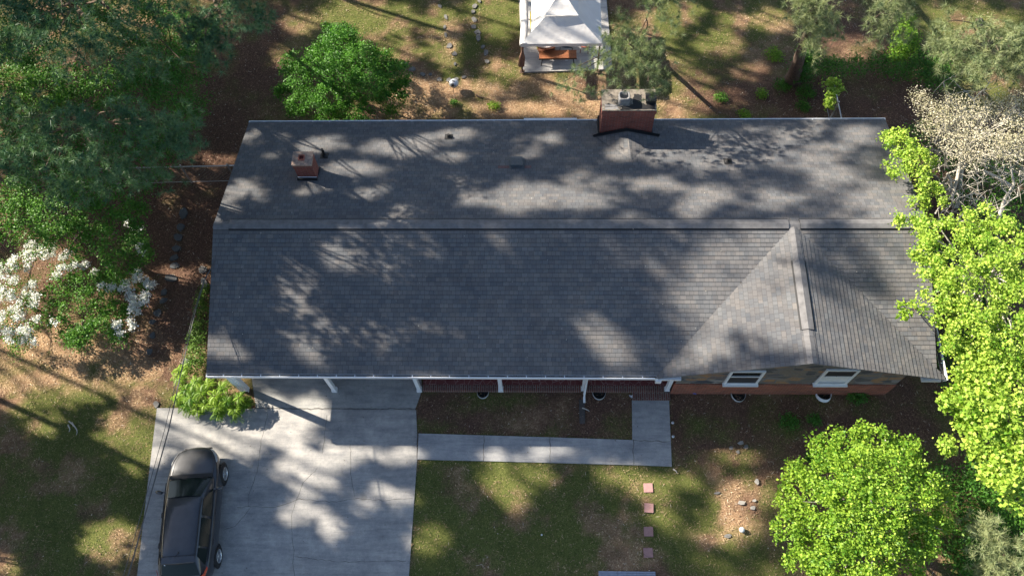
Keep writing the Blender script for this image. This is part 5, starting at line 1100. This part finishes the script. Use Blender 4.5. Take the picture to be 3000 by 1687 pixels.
pine('pine_tree', 'large pale pine with bare limbs in the upper right corner', [(2750,95,6,.4),(2820,120,6.4,.45),(2880,95,6.6,.45),(2950,130,6.6,.5),(2740,140,5.8,.3),(2800,180,6,.4),(2860,190,6.2,.45),(2920,180,6.2,.45),(2985,160,6.2,.5),(2830,230,5.6,.35),(2780,60,6.2,.25),(2910,45,6.6,.3),(2990,60,6.6,.4),(2760,190,5.6,.2),(2810,240,5.4,.25),(2950,230,5.6,.3)], 500, at(2870, 60, 0), NEEDLEL, group='pines behind the house', r0=.13, tint=.5, lit=.6)
pine('pine_tree', 'small pale pine top at the lower right picture corner', [(2895,1565,3,.28),(2930,1600,3,.35),(2900,1640,2.8,.35),(2970,1625,3,.35),(2985,1680,2.8,.4),(2920,1590,3.1,.3),(2910,1690,2.6,.4)], 300, at(2960, 1680, 0), NEEDLEL, group=None, r0=.08, tint=.65, lit=.8)

# ---- tall pines beyond the picture that shade the roof and the lawns
for x, y, z, r, wgt in VIS:
    g = hitg(np.array([[x, y, z]]))[0]; LITP.append((*g, r*1.3*min(1, wgt+.2)+.3, r*1.2*min(1, wgt+.2)+.25, 0.0))
def offframe(P):
    q = pix(P); return (q[:, 0] < -70) | (q[:, 0] > 3070) | (q[:, 1] < -70) | (q[:, 1] > 1760)
TALL = [(-15.5, 11, 8, 29, 5.0), (-13.5, 18.5, 9, 29, 5.0), (-7, 22, 10, 29, 5.0), (0, 22, 10, 28, 4.8), (6, 24, 9, 27, 4.8), (-17, 3.5, 5, 27, 5.0), (-14.5, -3, 4, 22, 4.6), (-22, 16, 10, 30, 5.0), (-13, -9, 3.5, 19, 4.4), (13, 25, 9, 24, 4.6), (-24, 8, 10, 30, 5.0), (-19, 25, 12, 30, 5.0), (-28, 20, 14, 31, 5.0), (-21, -2, 8, 26, 5.0), (-30, 11, 14, 31, 5.0), (20, 27, 8, 20, 4.4), (-11, 25, 12, 30, 4.8)]
def tall_pines():
    n = 560000; g = np.stack([rng.uniform(-12, 33, n), rng.uniform(-11, 22, n)], 1); h = rng.uniform(4, 31, n)
    P = np.stack([g[:, 0]-1.375*h, g[:, 1]+.555*h, h], 1)
    keep = np.zeros(n, bool); own = np.full(n, -1)
    for k, (x, y, z0, z1, r) in enumerate(TALL):
        t = np.clip((P[:, 2]-z0)/(z1-z0), 0, 1); rr = r*np.clip(1.0-.45*t**2, .2, 1)*np.where(P[:, 2] < z0+1.5, .75, 1)
        d = np.hypot(P[:, 0]-x, P[:, 1]-y); m = (d < rr) & (P[:, 2] > z0) & (P[:, 2] < z1) & ~keep; own[m] = k; keep |= m
    P, own = P[keep], own[keep]; f = offframe(P); P, own = P[f], own[f]
    la = lit_amount(P); gg = hitg(P)
    gaps = np.clip((fbm(gg[:, 0]*.55, gg[:, 1]*.9, 55, 3)-.40)*5, 0, 1)      # crowns are clumped, not even
    f = (rng.random(len(P)) > la*1.08) & (rng.random(len(P)) < .55+.45*gaps); P, own = P[f], own[f]
    print('tall pine tufts', len(P))
    for k, (x, y, z0, z1, r) in enumerate(TALL):
        p = P[own == k]
        if len(p) < 12: continue
        root = empty('tall_pine', (x, y, -.03), 0, 'tall pine standing beyond the upper left of the picture, casting dappled shade', 'tree', 'tall pines beyond the picture')
        ax = p-np.array([x, y, 0]); ax[:, 2] = 1.0; ax /= np.linalg.norm(ax, axis=1)[:, None]
        V, Fc, T = tufts(p, ax, .42*rng.uniform(.8, 1.2, len(p)), 9, .07, np.clip(rng.normal(.4, .2, len(p)), 0, 1))
        np_mesh('crown', V, Fc, NEEDLE, root, T)
        limbs((x, y, -.05), p[rng.choice(len(p), min(14, len(p)), False)], .13, BARK, root, 'trunk', top=(x, y, z1))
tall_pines()

# ------------------------------------------------------------------ grass blades, straw and leaf litter
def scatter(n, x0=-13.5, x1=31.5, y0=-7, y1=18.6):
    x = rng.uniform(x0, x1, n); y = rng.uniform(y0, y1, n)
    ok = ~(inside(x, y, HOUSE_P) | inside(x, y, DRIVE_P) | inside(x, y, SLAB_P) | inside(x, y, WALK_P) | inside(x, y, PAD_P)); q = pix(np.stack([x, y, 0*x], 1))
    ok &= (q[:, 0] > -150) & (q[:, 0] < 3150) & (q[:, 1] > -120) & (q[:, 1] < 1800); return x[ok], y[ok]
x, y = scatter(420000); g, s, l = cover(x, y); ok = rng.random(len(x)) < np.clip(g*1.35-.10, 0, 1)*np.clip(fbm(x*5, y*5, 83, 2)*2.6-.45, .15, 1); x, y = x[ok], y[ok]
ex, ey = [], []                                         # grass creeping over the edges of the concrete
for poly in (DRIVE_P, WALK_P, PAD_P):
    for (ax_, ay_), (bx_, by_) in zip(poly, poly[1:]+poly[:1]):
        L_ = math.hypot(bx_-ax_, by_-ay_); n_ = int(L_*90); t_ = rng.random(n_); t_ = t_[vnoise(t_*L_*2.3+ax_, t_*0+ay_, 5) > .35]
        ex.append(ax_+(bx_-ax_)*t_+rng.normal(0, .03, len(t_))); ey.append(ay_+(by_-ay_)*t_+rng.normal(0, .03, len(t_)))
ex, ey = np.concatenate(ex), np.concatenate(ey); ok = ~(inside(ex, ey, SLAB_P) | ((ex > 6.2) & (ex < 6.7) & (ey > -2.1) & (ey < -1.0)) | (ey < -9)); x, y = np.concatenate([x, ex[ok]]), np.concatenate([y, ey[ok]]); m = len(x)
a = rng.uniform(0, 6.283, m); L = rng.uniform(.04, .11, m); w = .010; el = rng.uniform(.1, .8, m)
dx = np.stack([np.cos(a)*np.cos(el), np.sin(a)*np.cos(el), np.sin(el)*.8], 1)*L[:, None]; sd = np.stack([-np.sin(a), np.cos(a), 0*a], 1)*w
P = np.stack([x, y, -.03+0*x], 1); V = np.stack([P-sd, P+sd, P+dx], 1).reshape(-1, 3)
tone = np.clip(fbm(x*2.2, y*2.2, 77)*1.0+fbm(x*8, y*8, 79, 2)*1.1-.55+rng.normal(0, .22, m), 0, 1)[:, None]
col = np.array([.052, .088, .020])*(1-tone)+np.array([.225, .225, .068])*tone
dry = rng.random(m) < .22; col[dry] = np.array([0.336, 0.266, 0.14])
tag(np_mesh('grass', V, np.arange(3*m).reshape(m, 3), rgb_mat('grass_blade', .7, .25), None, np.repeat(col, 3, 0)), kind='stuff')
x, y = scatter(260000); g, s, l = cover(x, y); ok = rng.random(len(x)) < np.clip(s*1.0+l*.75, 0, 1); x, y, s, l = x[ok], y[ok], s[ok], l[ok]; m = len(x)
a = rng.uniform(0, 6.283, m); leaf = rng.random(m) < .3; L = np.where(leaf, rng.uniform(.03, .06, m), rng.uniform(.08, .18, m)); w = np.where(leaf, L*.35, .006)
d = np.stack([np.cos(a), np.sin(a), rng.normal(0, .12, m)], 1)*L[:, None]*.5; sd = np.stack([-np.sin(a), np.cos(a), rng.normal(0, .2, m)], 1)*w[:, None]
P = np.stack([x, y, rng.uniform(-.015, .01, m)], 1); V = np.stack([P-d, P+sd, P+d, P-sd], 1).reshape(-1, 3)
pale = np.clip(s/(s+l+1e-6)+rng.normal(0, .25, m), 0, 1)[:, None]
col = np.array([0.1904, 0.112, 0.07168])*(1-pale)+np.array([0.504, 0.371, 0.224])*pale; col *= rng.uniform(.6, 1.35, (m, 1)); br = rng.random(m) < .03; col[br] = np.array([0.588, 0.504, 0.392])
tag(np_mesh('leaf_litter', V, np.arange(4*m).reshape(m, 4), rgb_mat('dry_litter', .9), None, np.repeat(np.clip(col, 0, 1), 4, 0)), kind='stuff')
# a few leaves and cones fallen on the roof, the driveway and the walk
q = np.stack([rng.uniform(60, 2980, 5200), rng.uniform(300, 1687, 5200)], 1); pts = []
for px, py in q[:1700]:
    P = ray(px, py)
    if P[2] > 2.5 or inside(P[0:1], P[1:2], DRIVE_P)[0] or inside(P[0:1], P[1:2], WALK_P)[0] or inside(P[0:1], P[1:2], SLAB_P)[0]: pts.append(P+np.array([0, 0, .03]))
pts = np.array(pts); V, Fc, o = leaves_at(pts, .035, .6)
col = np.where(rng.random((len(pts), 1)) < .4, np.array([[.42, .40, .34]]), np.array([[.10, .075, .05]]))
tag(np_mesh('fallen_leaves', V, Fc, rgb_mat('fallen_leaf', .9), None, col[o]), kind='stuff')
